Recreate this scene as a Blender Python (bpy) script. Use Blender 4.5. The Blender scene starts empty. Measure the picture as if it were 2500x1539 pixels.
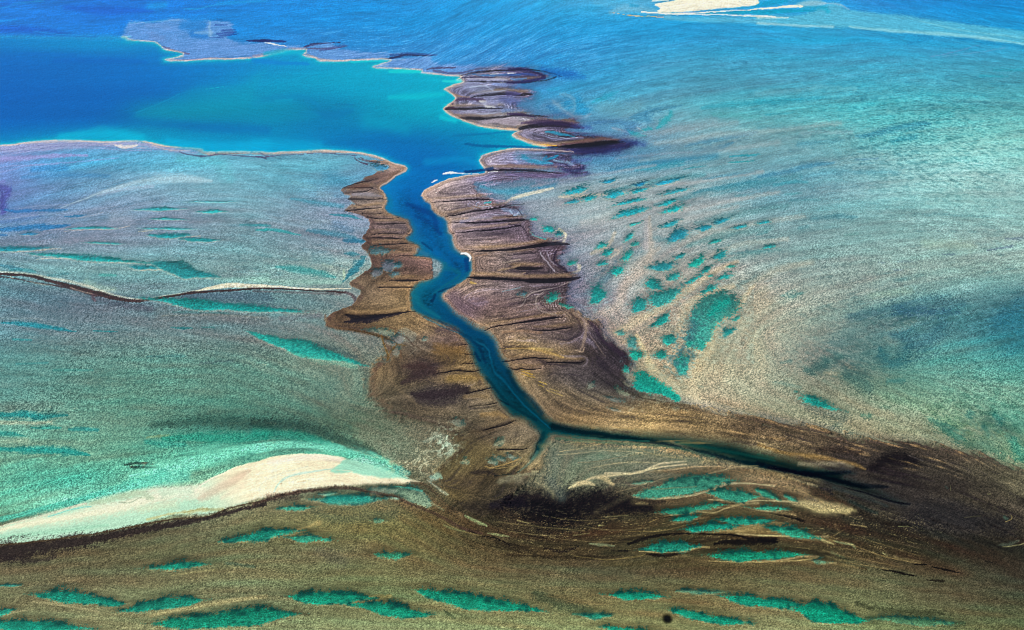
import math, sys
import numpy as np
try:
    import bpy
except ImportError:
    bpy = None          # lets the map be previewed outside Blender

# ------------------------------------------------------------------ camera, sky, sun
FPX, CX, CY, HORIZON, CAM_H = 3125.0, 1250.0, 769.5, -350.0, 600.0
PITCH = math.atan((CY - HORIZON) / FPX)
SUN_EL, SUN_AZ = 40.0, 290.0          # degrees; azimuth clockwise from +Y (view direction)
if bpy:
    S = bpy.context.scene
    cam = bpy.data.cameras.new('camera')
    cam.sensor_width = 36.0
    cam.lens = 36.0 * FPX / 2500.0
    cam.clip_start, cam.clip_end = 10.0, 300000.0
    cob = bpy.data.objects.new('camera', cam)
    cob.location = (0, 0, CAM_H)
    cob.rotation_euler = (math.pi / 2 - PITCH, 0, 0)
    S.collection.objects.link(cob)
    S.camera = cob
    w = bpy.data.worlds.new('World')
    S.world = w
    w.use_nodes = True
    nt = w.node_tree
    nt.nodes.clear()
    sky = nt.nodes.new('ShaderNodeTexSky')
    sky.sky_type = 'NISHITA'
    sky.sun_disc = False
    sky.sun_elevation = math.radians(SUN_EL)
    sky.sun_rotation = math.radians(SUN_AZ)
    bg = nt.nodes.new('ShaderNodeBackground')
    bg.inputs['Strength'].default_value = 0.07
    wo = nt.nodes.new('ShaderNodeOutputWorld')
    nt.links.new(sky.outputs[0], bg.inputs[0])
    nt.links.new(bg.outputs[0], wo.inputs[0])
    sl = bpy.data.lights.new('sun', 'SUN')
    sl.energy = 3.6
    sl.angle = math.radians(0.5)
    sl.color = (1.0, 0.95, 0.83)
    so = bpy.data.objects.new('sun', sl)
    so.rotation_euler = (math.radians(90 - SUN_EL), 0, math.radians(180 - SUN_AZ))
    so.location = (0, 0, 3000)
    S.collection.objects.link(so)
    S.view_settings.view_transform = 'Standard'
    S.view_settings.look = 'None'
    S.view_settings.gamma = 1.0
    S.cycles.pixel_filter_type = 'BLACKMAN_HARRIS'
    S.cycles.filter_width = 0.9
    S.view_settings.exposure = 0.74

# ------------------------------------------------------------------ survey grid of the tidal flats
# The survey sheet is the aerial photograph's 2500 x 1539 frame; every survey point is carried
# to its own place on the level ground (metres) and everything is built there.
STEP = 1.7
XA, XB, YA, YB = -420.0, 2920.0, -170.0, 1780.0
def ground(x, y):
    dx = (np.asarray(x, float) - CX) / FPX
    dy = (np.asarray(y, float) - CY) / FPX
    cp, sp = math.cos(PITCH), math.sin(PITCH)
    fz = -sp - dy * cp
    fy = cp - dy * sp
    t = CAM_H / -fz
    return dx * t, fy * t
gx = np.arange(XA, XB + .1, STEP, dtype=np.float32)
gy = np.arange(YA, YB + .1, STEP, dtype=np.float32)
X, Y = np.meshgrid(gx, gy)
H, W = X.shape
WX, WY = [a.astype(np.float32) for a in ground(X, Y)]
rng = np.random.RandomState(7)

def sm(a, b, x):
    t = np.clip((x - a) / (b - a), 0, 1)
    return t * t * (3 - 2 * t)
def vnoise(x, y, seed):
    r = np.random.RandomState(seed)
    T = r.rand(256, 256).astype(np.float32)
    xi, yi = np.floor(x), np.floor(y)
    fx, fy = x - xi, y - yi
    fx = fx * fx * (3 - 2 * fx); fy = fy * fy * (3 - 2 * fy)
    a = xi.astype(np.int64) & 255; b = yi.astype(np.int64) & 255
    a1 = (a + 1) & 255; b1 = (b + 1) & 255
    return ((T[b, a] * (1 - fx) + T[b, a1] * fx) * (1 - fy) + (T[b1, a] * (1 - fx) + T[b1, a1] * fx) * fy) * 2 - 1
def fbm(x, y, seed, oct=4, g=.5):
    s = 0; a = 1; n = 0
    for k in range(oct):
        s = s + a * vnoise(x * 2 ** k + 17.3 * k, y * 2 ** k - 9.1 * k, seed + k)
        n += a; a *= g
    return (s / n).astype(np.float32)
def blur(a, r, axis):
    r = int(max(1, r))
    for _ in range(2):
        p = np.concatenate([np.repeat(np.take(a, [0], axis), r, axis), a, np.repeat(np.take(a, [-1], axis), r, axis)], axis)
        c = np.cumsum(p, axis=axis, dtype=np.float64)
        z = np.zeros_like(np.take(c, [0], axis))
        c = np.concatenate([z, c], axis)
        n = a.shape[axis]
        a = ((np.take(c, range(2 * r + 1, 2 * r + 1 + n), axis) - np.take(c, range(0, n), axis)) / (2 * r + 1)).astype(np.float32)
    return a
def blur2(a, rx, ry):
    return blur(blur(a, rx, 1), ry, 0)
def hx(c):
    c = c.lstrip('#')
    return np.array([int(c[i:i + 2], 16) / 255 for i in (0, 2, 4)], np.float32)

# organic wobble of every outline, in ground metres
w1 = fbm(WX / 60, WY / 110, 11, 4); w2 = fbm(WX / 60, WY / 110, 31, 4)
PX = (X + 5.0 * w1 + 1.6 * fbm(WX / 9, WY / 14, 51, 2)).astype(np.float32)
PY = (Y + 2.6 * w2 + 1.0 * fbm(WX / 9, WY / 14, 71, 2)).astype(np.float32)

T0 = {'z': 0, 'a': 0, 'b': 380, 'c': 760, 'd': 1139}
T1 = {'0': 0, '1': 620, '2': 1240, '3': 1850}
K = 650 / 2456.0
def box(x0, x1, y0, y1, m):
    i0 = max(0, int((y0 - m - YA) / STEP)); i1 = min(H, int((y1 + m - YA) / STEP) + 2)
    j0 = max(0, int((x0 - m - XA) / STEP)); j1 = min(W, int((x1 + m - XA) / STEP) + 2)
    return slice(i0, i1), slice(j0, j1)
def spl(P, closed=False, n=5):
    P = np.asarray(P, float)
    if len(P) < 3: return P
    if closed: Q = np.vstack([P[-1], P, P[0], P[1]])
    else: Q = np.vstack([2 * P[0] - P[1], P, 2 * P[-1] - P[-2]])
    out = []
    t = np.linspace(0, 1, n, endpoint=False)[:, None]
    for i in range(1, len(Q) - 2):
        a, b, c, d = Q[i - 1], Q[i], Q[i + 1], Q[i + 2]
        out.append(.5 * ((2 * b) + (c - a) * t + (2 * a - 5 * b + 4 * c - d) * t ** 2 + (3 * b - a - 3 * c + d) * t ** 3))
    if not closed: out.append(P[-1:])
    R = np.vstack(out)
    if R.shape[1] > 2: R[:, 2] = np.maximum(R[:, 2], .3)
    return R
def segd(x, y, a, b):
    vx, vy = b[0] - a[0], b[1] - a[1]
    t = np.clip(((x - a[0]) * vx + (y - a[1]) * vy) / (vx * vx + vy * vy + 1e-9), 0, 1)
    return t, np.hypot(x - a[0] - t * vx, y - a[1] - t * vy)
def polysd(P, m=40):
    """signed distance (inside > 0) to a closed outline, on its own window of the grid"""
    P = np.asarray(P, float)
    s = box(P[:, 0].min(), P[:, 0].max(), P[:, 1].min(), P[:, 1].max(), m)
    x, y = PX[s], PY[s]
    ins = np.zeros(x.shape, bool); dd = np.full(x.shape, 1e9, np.float32)
    n = len(P)
    for i in range(n):
        a, b = P[i], P[(i + 1) % n]
        c = ((a[1] > y) != (b[1] > y))
        if a[1] != b[1]:
            ins ^= c & (x < (b[0] - a[0]) * (y - a[1]) / (b[1] - a[1]) + a[0])
        # only near the edge is the distance needed
        q = box(min(a[0], b[0]), max(a[0], b[0]), min(a[1], b[1]), max(a[1], b[1]), m + 8)
        q = (slice(max(q[0].start, s[0].start), min(q[0].stop, s[0].stop)), slice(max(q[1].start, s[1].start), min(q[1].stop, s[1].stop)))
        if q[0].stop <= q[0].start or q[1].stop <= q[1].start: continue
        l = (slice(q[0].start - s[0].start, q[0].stop - s[0].start), slice(q[1].start - s[1].start, q[1].stop - s[1].start))
        _, d = segd(PX[q], PY[q], a, b)
        dd[l] = np.minimum(dd[l], d)
    dd = np.minimum(dd, m)
    return s, np.where(ins, dd, -dd).astype(np.float32)
def nums(t): return np.array([float(v) for v in t.split()])
def tp(tile, t, k=2):
    P = nums(t).reshape(-1, k).copy()
    if tile[0] == 'z': return P
    P[:, 0] = T1[tile[1]] + P[:, 0] * K
    P[:, 1] = T0[tile[0]] + P[:, 1] * K
    if k == 3: P[:, 2] *= K
    return P
def field(rows):
    """colour field from survey readings: rows of (y, [(x, colour)...])"""
    ys = np.array([r[0] for r in rows], float)
    R = []
    for _, e in rows:
        e = e.split()
        xs = [float(v) for v in e[0::2]]; cs = np.array([hx(v) for v in e[1::2]])
        R.append(np.stack([np.interp(gx, xs, cs[:, k]) for k in range(3)], -1))
    R = np.array(R)
    idx = np.interp(gy, ys, np.arange(len(ys)))
    i0 = np.minimum(idx.astype(int), len(ys) - 2); f = (idx - i0)[:, None, None]
    out = (R[i0] * (1 - f) + R[i0 + 1] * f).astype(np.float32)
    return np.stack([blur2(out[..., k], 22, 9) for k in range(3)], -1)
def scat(pts, sx=55.0, sy=32.0):
    """colour field from scattered readings x y colour (normalised Gaussian weights)"""
    e = pts.split(); q = 4
    x = X[::q, ::q]; y = Y[::q, ::q]
    acc = np.zeros(x.shape + (3,), np.float32); ws = np.full(x.shape, 1e-12, np.float32)
    for i in range(0, len(e), 3):
        px, py, c = float(e[i]), float(e[i + 1]), hx(e[i + 2])
        r = ((x - px) / sx) ** 2 + ((y - py) / sy) ** 2
        wgt = np.exp(-.5 * r) + 1e-3 / (1 + r) ** 3
        acc += wgt[..., None] * c; ws += wgt
    acc /= ws[..., None]
    ii = np.minimum(np.arange(H) / q, x.shape[0] - 1.001); jj = np.minimum(np.arange(W) / q, x.shape[1] - 1.001)
    i0 = ii.astype(int); j0 = jj.astype(int); fi = (ii - i0)[:, None, None]; fj = (jj - j0)[None, :, None]
    A = acc[i0][:, j0] * (1 - fj) + acc[i0][:, j0 + 1] * fj
    B = acc[i0 + 1][:, j0] * (1 - fj) + acc[i0 + 1][:, j0 + 1] * fj
    return (A * (1 - fi) + B * fi).astype(np.float32)

# ------------------------------------------------------------------ colours read off the flats
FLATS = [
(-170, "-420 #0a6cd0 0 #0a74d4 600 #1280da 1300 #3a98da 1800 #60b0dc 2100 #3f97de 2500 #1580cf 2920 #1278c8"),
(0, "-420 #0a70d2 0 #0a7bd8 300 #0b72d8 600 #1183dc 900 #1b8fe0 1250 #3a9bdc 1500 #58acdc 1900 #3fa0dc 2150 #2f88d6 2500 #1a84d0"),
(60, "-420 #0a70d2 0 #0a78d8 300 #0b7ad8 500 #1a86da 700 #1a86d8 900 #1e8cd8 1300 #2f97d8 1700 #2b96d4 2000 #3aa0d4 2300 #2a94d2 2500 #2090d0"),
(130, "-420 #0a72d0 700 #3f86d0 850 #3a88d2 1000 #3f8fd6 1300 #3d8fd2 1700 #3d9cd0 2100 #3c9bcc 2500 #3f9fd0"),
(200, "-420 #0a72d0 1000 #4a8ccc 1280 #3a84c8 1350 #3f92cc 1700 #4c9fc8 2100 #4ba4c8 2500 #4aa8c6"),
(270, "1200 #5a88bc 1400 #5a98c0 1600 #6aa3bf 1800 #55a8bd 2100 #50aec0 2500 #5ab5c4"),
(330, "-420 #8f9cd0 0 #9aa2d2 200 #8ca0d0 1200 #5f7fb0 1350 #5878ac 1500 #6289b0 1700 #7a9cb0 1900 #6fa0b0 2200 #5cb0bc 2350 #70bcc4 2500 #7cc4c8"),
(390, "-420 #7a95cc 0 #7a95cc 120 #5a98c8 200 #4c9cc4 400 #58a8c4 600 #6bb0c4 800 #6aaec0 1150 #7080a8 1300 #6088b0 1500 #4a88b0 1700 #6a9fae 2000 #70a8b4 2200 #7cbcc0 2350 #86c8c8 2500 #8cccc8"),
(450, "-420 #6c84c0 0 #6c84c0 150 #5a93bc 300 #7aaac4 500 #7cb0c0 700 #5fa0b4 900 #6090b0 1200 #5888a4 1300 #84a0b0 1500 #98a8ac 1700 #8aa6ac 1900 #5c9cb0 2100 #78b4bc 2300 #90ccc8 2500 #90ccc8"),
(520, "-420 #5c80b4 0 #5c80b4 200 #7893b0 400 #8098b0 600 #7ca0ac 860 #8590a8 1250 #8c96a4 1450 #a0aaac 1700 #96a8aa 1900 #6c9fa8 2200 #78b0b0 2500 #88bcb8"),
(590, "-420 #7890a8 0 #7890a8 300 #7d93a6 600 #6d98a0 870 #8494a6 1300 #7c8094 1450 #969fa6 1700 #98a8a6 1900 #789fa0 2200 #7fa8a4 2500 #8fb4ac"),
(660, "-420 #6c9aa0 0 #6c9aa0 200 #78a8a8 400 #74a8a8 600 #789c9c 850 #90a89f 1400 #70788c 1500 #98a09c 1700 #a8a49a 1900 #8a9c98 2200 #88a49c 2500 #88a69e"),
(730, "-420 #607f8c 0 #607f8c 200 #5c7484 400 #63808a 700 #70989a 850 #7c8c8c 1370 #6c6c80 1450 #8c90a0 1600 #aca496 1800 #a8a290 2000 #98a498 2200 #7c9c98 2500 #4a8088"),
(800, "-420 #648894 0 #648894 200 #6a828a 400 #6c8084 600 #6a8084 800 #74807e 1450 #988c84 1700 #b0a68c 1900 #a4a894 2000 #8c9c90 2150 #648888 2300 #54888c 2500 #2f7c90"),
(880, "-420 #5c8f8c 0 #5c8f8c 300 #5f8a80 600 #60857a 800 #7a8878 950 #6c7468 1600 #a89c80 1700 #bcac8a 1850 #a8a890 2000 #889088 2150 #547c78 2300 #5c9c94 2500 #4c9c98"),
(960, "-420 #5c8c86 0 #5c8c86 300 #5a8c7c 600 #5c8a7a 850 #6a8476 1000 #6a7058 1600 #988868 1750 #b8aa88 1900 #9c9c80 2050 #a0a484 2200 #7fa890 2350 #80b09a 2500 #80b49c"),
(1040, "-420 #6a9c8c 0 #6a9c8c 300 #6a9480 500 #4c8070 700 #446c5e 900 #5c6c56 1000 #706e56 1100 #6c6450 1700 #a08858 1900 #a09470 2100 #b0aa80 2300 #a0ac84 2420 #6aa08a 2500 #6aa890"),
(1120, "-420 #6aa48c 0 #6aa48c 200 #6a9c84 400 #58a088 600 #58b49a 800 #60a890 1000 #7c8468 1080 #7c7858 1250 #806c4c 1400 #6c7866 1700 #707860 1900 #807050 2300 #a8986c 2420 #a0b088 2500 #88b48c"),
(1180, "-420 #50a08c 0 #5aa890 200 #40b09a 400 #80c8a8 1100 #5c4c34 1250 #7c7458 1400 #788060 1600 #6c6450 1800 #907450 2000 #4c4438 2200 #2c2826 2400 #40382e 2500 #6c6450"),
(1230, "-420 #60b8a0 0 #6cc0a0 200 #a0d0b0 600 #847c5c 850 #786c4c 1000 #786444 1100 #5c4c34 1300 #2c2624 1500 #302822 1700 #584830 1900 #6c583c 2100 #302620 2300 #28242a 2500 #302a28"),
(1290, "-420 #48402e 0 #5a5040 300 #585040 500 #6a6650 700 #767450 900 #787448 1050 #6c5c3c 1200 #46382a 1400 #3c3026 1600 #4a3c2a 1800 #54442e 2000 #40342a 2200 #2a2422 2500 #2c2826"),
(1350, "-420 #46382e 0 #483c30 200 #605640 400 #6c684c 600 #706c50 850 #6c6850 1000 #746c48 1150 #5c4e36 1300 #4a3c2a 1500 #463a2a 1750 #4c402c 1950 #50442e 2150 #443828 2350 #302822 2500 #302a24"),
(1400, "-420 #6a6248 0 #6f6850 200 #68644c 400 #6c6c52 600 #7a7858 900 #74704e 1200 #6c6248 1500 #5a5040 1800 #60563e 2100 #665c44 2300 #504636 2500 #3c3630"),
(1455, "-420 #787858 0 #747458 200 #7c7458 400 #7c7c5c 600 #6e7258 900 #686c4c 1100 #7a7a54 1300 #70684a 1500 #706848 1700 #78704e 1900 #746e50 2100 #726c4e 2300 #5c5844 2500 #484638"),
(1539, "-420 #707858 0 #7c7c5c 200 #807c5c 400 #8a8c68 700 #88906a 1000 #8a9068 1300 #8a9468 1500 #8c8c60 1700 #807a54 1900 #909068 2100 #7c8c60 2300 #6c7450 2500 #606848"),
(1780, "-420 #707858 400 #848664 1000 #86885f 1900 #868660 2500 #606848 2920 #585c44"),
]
BAY = [
(-170, "0 #0a74d4"),
(60, "0 #0a78d4 400 #0f80d8"),
(100, "-420 #0a80d4 0 #1490d8 150 #18a0dc 300 #18a8e0 420 #1090d8"),
(130, "-420 #0a72d0 0 #0a74d0 400 #0d84d4 600 #0f90d8 720 #10a4d8 800 #1496d8 1000 #14a0d8"),
(160, "-420 #0a70cc 0 #0a72cc 300 #0a76d0 500 #0c84d4 700 #0c98d8 900 #0eb0d8 1100 #10b0d8"),
(200, "-420 #0a6cc8 0 #0a70cc 400 #0a7ad0 550 #0a88d0 640 #0aa0d4 800 #08a8d4 950 #0aa8d8 1100 #14b8dc 1200 #1098d0"),
(235, "-420 #0a68c4 0 #0a6cc8 400 #0a70c8 500 #0a90c8 600 #089ccc 680 #0898c8 760 #0a94cc 900 #08a4d0 1080 #10b0d8"),
(270, "-420 #0a68c4 0 #0a6cc4 300 #0870c4 350 #0690b8 500 #0694b8 620 #068ab8 750 #0680b4 850 #0888c0 950 #08a0c8 1080 #0eb0d4"),
(300, "-420 #0a6cc8 0 #0a6cc8 250 #0a6cc4 350 #0a84bc 500 #0878b8 650 #0888c0 800 #0784c0 1000 #0898c4 1150 #0aa0cc 1250 #0c9ccc"),
(330, "-420 #0a78cc 0 #0a80d0 150 #0c94d0 270 #0ca8d4 400 #0a9cd0 500 #0894cc 650 #0894cc 800 #0a84c4 950 #0a78c0 1100 #0a84c0 1230 #0c98c4"),
(360, "-420 #0a98d0 450 #0ca8d4 550 #0a9cd0 700 #0a94cc 850 #0a80c4 1000 #0a74bc 1120 #0a80c0 1220 #0ca0c8"),
(400, "900 #0c84c4 1000 #0a78be 1080 #0a70b8 1180 #0c8cc0"),
(430, "950 #1480bc 1040 #1272b4 1120 #0f78b8"),
(470, "930 #1a7cac 980 #0f68ac 1030 #1468a8"),
(520, "940 #1c80a8 980 #1468a0 1010 #0a4c8c 1050 #0f5490 1080 #145c94"),
(580, "1000 #2c7c9c 1030 #10609c 1060 #0a5894 1100 #1c6890"),
(640, "1050 #18708c 1090 #0a5894 1120 #084c88 1150 #0a5c84"),
(690, "1030 #186c80 1070 #0e5c80 1110 #0a4c7c 1130 #14607c"),
(740, "1000 #1c6474 1030 #145c74 1060 #0c4c78 1090 #104c70"),
(790, "1060 #185c70 1110 #0a4470 1150 #0a4068 1190 #144c6c"),
(850, "1130 #184c58 1160 #0e4860 1180 #0c4668 1220 #0c4060"),
(920, "1170 #1a4c54 1200 #104c64 1220 #0c4058 1260 #0a3448"),
(980, "1210 #124850 1240 #0c4858 1280 #0a3c4c 1310 #0a2c38"),
(1030, "1260 #104040 1300 #0c4450 1340 #062c38 1400 #0a2c34 1500 #0a3438"),
(1070, "1300 #14484c 1350 #104c50 1450 #0e4448 1550 #083034 1650 #0a2c32 1750 #0c3034 1900 #102c2a"),
(1100, "1300 #1c4c4c 1650 #0a3434 1750 #062428 1850 #08282a 1900 #0c2a28"),
(1140, "1290 #30544c 1800 #0a2828 1900 #061c20 2000 #0a2024 2100 #101c20"),
(1200, "1280 #6c7c64 2000 #0c2024 2100 #10181c 2250 #141820"),
(1780, "0 #14242a"),
]
MUD = ("1120 190 #6c6c98 1150 240 #6a6490 1180 210 #8488b8 1200 265 #7078a8 1140 290 #7c6c80 1220 300 #a09498 1260 240 #5c5c90 1300 190 #34306c 1400 300 #3a3058 "
"1280 330 #80789c 1330 345 #5c5470 1450 350 #241c44 1250 385 #7c7ca4 1300 405 #6c6488 1400 400 #484878 1190 395 #9c8c9c 1090 450 #9c8888 1130 470 #7c7490 1200 440 #70688c 1300 425 #64648c "
"930 395 #b09488 985 412 #a8887c 930 430 #6a5458 960 440 #886c64 900 450 #5c484c 870 485 #8c8488 920 480 #9c8c8c 900 500 #8c7c80 930 510 #a08c80 920 530 #6c5454 960 540 #78645c 950 555 #7c7494 990 560 #80708c 920 560 #684c50 940 590 #6c5044 900 610 #604438 990 610 #7c6450 "
"960 605 #6c5450 920 640 #5c4440 960 650 #684c50 1000 640 #604450 1050 650 #5c4448 1000 670 #58443c 930 680 #584438 880 690 #7c6a58 960 700 #6a5440 900 710 #7c6858 990 710 #94764c 930 735 #84705c 970 745 #a0845c 900 760 #6c563c 830 790 #664e3c 860 800 #5c4836 "
"950 790 #846c4c 1020 790 #907450 1060 805 #806a50 1090 830 #604c4c 1010 850 #6c6054 1100 870 #705838 1130 900 #7c6444 960 880 #6a563e 930 920 #705a40 1010 895 #5c4a40 1040 905 #44343a 1100 930 #7c6240 1150 945 #8a6c48 1010 940 #6a5640 920 960 #665440 1060 965 #40343a 1110 965 #40343a 1150 985 #7c6450 1200 1000 #7c6850 1000 1000 #5c4838 950 1010 #54483a 1080 1010 #64503c 1230 1020 #906c48 1140 1030 #60503e 1060 1050 #6a5c48 1190 1060 #5c4638 1260 1060 #806a54 1290 1080 #6c5844 "
"1140 1080 #6c5638 1180 1110 #64502e 1230 1120 #846c44 1270 1100 #8c7450 1120 1140 #6c5834 1200 1160 #60482c 1150 1190 #5c4630 1100 1210 #64502e 1240 1190 #544434 1180 1240 #44362a "
"1040 470 #907c80 1070 500 #8c7c84 1150 510 #70688c 1100 520 #a08c80 1200 500 #6c6484 1260 510 #50486c 1240 540 #605c80 1130 540 #8c8090 1200 550 #4c446c 1150 570 #706480 1250 570 #544868 1120 590 #8c7470 1160 590 #68608a 1180 605 #8c7450 1230 590 #5c4c58 1310 560 #443c54 1330 600 #2c2440 1240 625 #7c7080 1300 640 #382e40 1170 625 #7c6870 1170 660 #6c5858 1230 655 #7c6c6c 1290 670 #383044 1380 680 #302a3c 1160 700 #806c60 1120 720 #806c70 1200 700 #706478 1200 740 #584650 1120 745 #645060 1280 720 #58505c 1340 700 #40384c 1250 760 #5c4a50 1330 760 #4c4048 "
"1300 790 #4c3e48 1380 790 #5c4c48 1430 770 #6c5c48 1400 830 #50444c 1450 820 #3a3240 1340 830 #6c5c5c 1240 800 #8c7460 1220 830 #806a5c 1280 850 #907850 1360 860 #88704c 1440 860 #3a302e 1490 870 #342c34 1250 880 #7c6450 1310 890 #6a5450 1400 900 #5a4e50 1500 910 #3e343a 1350 930 #54484c 1450 940 #504648 1520 945 #3c3438 1290 920 #9c7c50 1340 955 #a0805c 1310 970 #785c44 1380 990 #745840 1450 980 #74604c 1520 975 #60504a 1600 980 #70583c 1420 1030 #906c44 1480 1010 #7c5c3c 1550 1010 #a48050 1500 1040 #b08a58 1600 1035 #b08850 1650 1010 #80603c 1700 1040 #7c603c 1650 1055 #ac8454 1750 1060 #a07c50 1800 1040 #5c4430 1780 1010 #8c704c 1850 1065 #644a34 1900 1050 #54402e 1870 1090 #b09060 1950 1080 #5c4634 1960 1115 #886a40 2000 1095 #54402c 2050 1110 #38282a 2100 1130 #281e20 2100 1090 #4c3a2c 2200 1110 #2c2220 2180 1150 #241c20 2300 1120 #4c3e34 2400 1140 #5c5040 2300 1180 #342a2a 2400 1200 #3a302c 2200 1200 #28242a 2480 1180 #645c48 2480 1260 #302a28 2300 1260 #26242a 2100 1230 #2c2826")
DEEPMUD = ""

# ------------------------------------------------------------------ outlines (survey points)
SHORE = nums("-420 330 -200 345 0 355 61 347 159 342 251 345 331 343 360 347 397 355 463 360 492 364 503 371 596 369 650 370 673 371 779 367 853 369 901 376 938 387 967 400 988 405 996 413 988 421 967 432 951 446 932 458 940 470 944 483 947 494 939 507 946 518 961 526 983 534 996 539 1001 549 1008 563 1001 573 993 586 1017 598 1025 608 1017 620 1012 626 1041 629 1067 639 1081 650 1070 669 1051 682 1022 692 1006 708 1001 724 1002 743 1004 756 1014 766 1033 776 1070 789 1110 804 1128 821 1144 839 1152 866 1160 892 1173 914 1186 932 1200 956 1213 980 1229 998 1247 1017 1256 1022 1280 1027 1298 1041 1317 1056 1319 1070 1309 1088 1305 1107 1296 1122 1312 1118 1330 1090 1343 1070 1351 1064 1399 1072 1478 1078 1558 1080 1637 1088 1703 1104 1769 1123 1822 1139 1876 1147 1929 1157 1996 1172 2035 1184 2075 1195 2115 1208 2168 1222 2213 1236 2190 1218 2115 1185 2062 1166 2088 1158 2035 1147 1982 1136 1943 1123 1903 1112 1850 1099 1796 1083 1743 1075 1663 1064 1584 1059 1505 1054 1452 1048 1399 1041 1359 1030 1338 1017 1319 998 1293 969 1272 940 1256 913 1240 886 1226 866 1218 839 1202 818 1184 805 1163 797 1131 776 1108 760 1086 737 1078 724 1091 711 1118 695 1139 682 1152 663 1152 645 1147 626 1123 616 1110 602 1104 586 1102 573 1094 565 1091 552 1089 539 1081 531 1067 524 1054 512 1051 499 1038 491 1030 478 1033 467 1057 454 1096 438 1144 428 1184 420 1171 401 1171 388 1180 378 1216 368 1270 362 1335 360 1293 352 1256 336 1253 328 1264 320 1258 320 1202 314 1149 304 1115 291 1096 281 1081 267 1102 251 1110 241 1104 233 1094 222 1086 217 1110 206 1131 201 1112 196 1123 187 1070 184 1030 180 1025 173 977 169 924 168 906 163 932 154 951 146 858 150 784 150 768 143 736 135 747 123 715 122 673 132 620 143 596 144 450 150 400 147 445 136 424 127 397 122 392 114 379 105 344 101 315 98 296 93 200 92 0 88 -420 84").reshape(-1, 2)
MUDWEST = nums("996 413 985 404 961 396 930 392 898 394 925 402 951 406 945 414 927 420 885 441 837 459 840 473 858 481 850 488 861 499 842 515 885 528 901 539 898 560 885 581 895 592 882 605 898 624 906 645 895 661 869 679 855 692 862 702 880 712 874 730 858 748 819 762 796 789 805 804 871 813 927 824 938 847 946 871 914 895 903 919 901 945 903 969 924 988 951 1012 1004 1026 1050 1040 1100 1062 1118 1091 1104 1112 1085 1131 1065 1160 1085 1195 1110 1230 1180 1270 1260 1200 1330 1120 1300 1000 1160 800 1060 700 1060 500 1010 420").reshape(-1, 2)
MUDEAST = nums("1022 478 1033 460 1096 434 1184 416 1300 420 1400 418 1430 425 1350 436 1260 442 1210 446 1163 451 1176 473 1202 486 1218 496 1256 502 1274 518 1288 534 1293 544 1296 571 1327 588 1367 592 1378 604 1362 624 1362 645 1388 666 1409 676 1388 692 1386 711 1380 740 1404 757 1430 778 1462 789 1470 818 1494 842 1526 863 1539 884 1528 908 1524 929 1547 948 1584 964 1624 974 1677 990 1743 1006 1809 1017 1890 1029 1982 1048 2062 1070 2141 1078 2247 1085 2326 1099 2406 1117 2459 1138 2560 1160 2900 1200 2900 1330 2400 1310 2200 1280 2100 1250 2000 1190 1800 1140 1600 1095 1340 1075 1250 1000 1180 830 1050 720 1110 640 1060 540").reshape(-1, 2)
LOBES = [nums("1123 184 1200 172 1270 166 1320 178 1335 188 1300 196 1250 205 1290 226 1300 240 1260 252 1290 278 1340 288 1400 294 1400 305 1300 318 1258 322 1150 306 1090 280 1075 262 1100 240 1080 216 1115 200").reshape(-1, 2),
 nums("1248 328 1268 316 1320 300 1380 298 1410 308 1380 318 1400 330 1480 340 1545 350 1530 366 1460 376 1380 378 1335 366 1290 355").reshape(-1, 2),
 nums("1166 398 1170 383 1216 364 1300 362 1380 372 1400 392 1430 405 1400 418 1300 416 1184 414").reshape(-1, 2)]
SAND = tp('d0', "1780 190 2000 90 2200 10 2400 -40").tolist() + tp('c1', "200 1350 500 1325 750 1340 900 1385 1050 1420 1200 1450").tolist() + tp('d1', "1300 75 1450 130 1550 158 1500 166 1200 172 900 182 600 206 300 256 0 326").tolist() + tp('d0', "2130 376 1900 445 1800 400 1770 300").tolist()
SANDLOW = tp('d0', "-400 700 0 560 400 450 800 340 1100 250 1400 200 1780 185 2000 95 2250 40 2300 320 2130 376 1900 445 1600 456 1300 545 900 624 500 674 0 724 -600 790")
FARSAND = tp('a2', "1350 40 1500 10 1700 -20 2250 -20 2310 20 2300 40 2200 60 2000 75 1800 95 1600 110 1450 115 1380 105 1400 80")
FARTAIL = tp('a3', "640 30 760 35 830 90 1200 130 1700 190 2100 245 2600 310 3400 420 4000 500 4000 700 2600 430 2350 405 1950 350 1600 320 1100 275 650 250 200 230 0 225 0 130 300 150 500 110")
FARBANK = tp('a0', "1120 345 1200 215 1400 205 1650 175 1750 200 1920 190 2100 195 2150 290 2100 345 2250 400 2456 395").tolist() + tp('a1', "0 385 460 432 560 412 700 395 850 460 1250 495 1260 535 1600 525 1700 590 2456 615 2456 700 1900 705 1700 695 1550 680 1530 655 1150 635 1080 615 1180 580 1250 550 900 565 620 565 560 540 440 510 480 465 360 460 200 500 0 540").tolist() + tp('a0', "2250 540 1700 565 1510 555 1680 515 1600 480 1500 460 1480 430 1430 395 1300 380").tolist()

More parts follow.
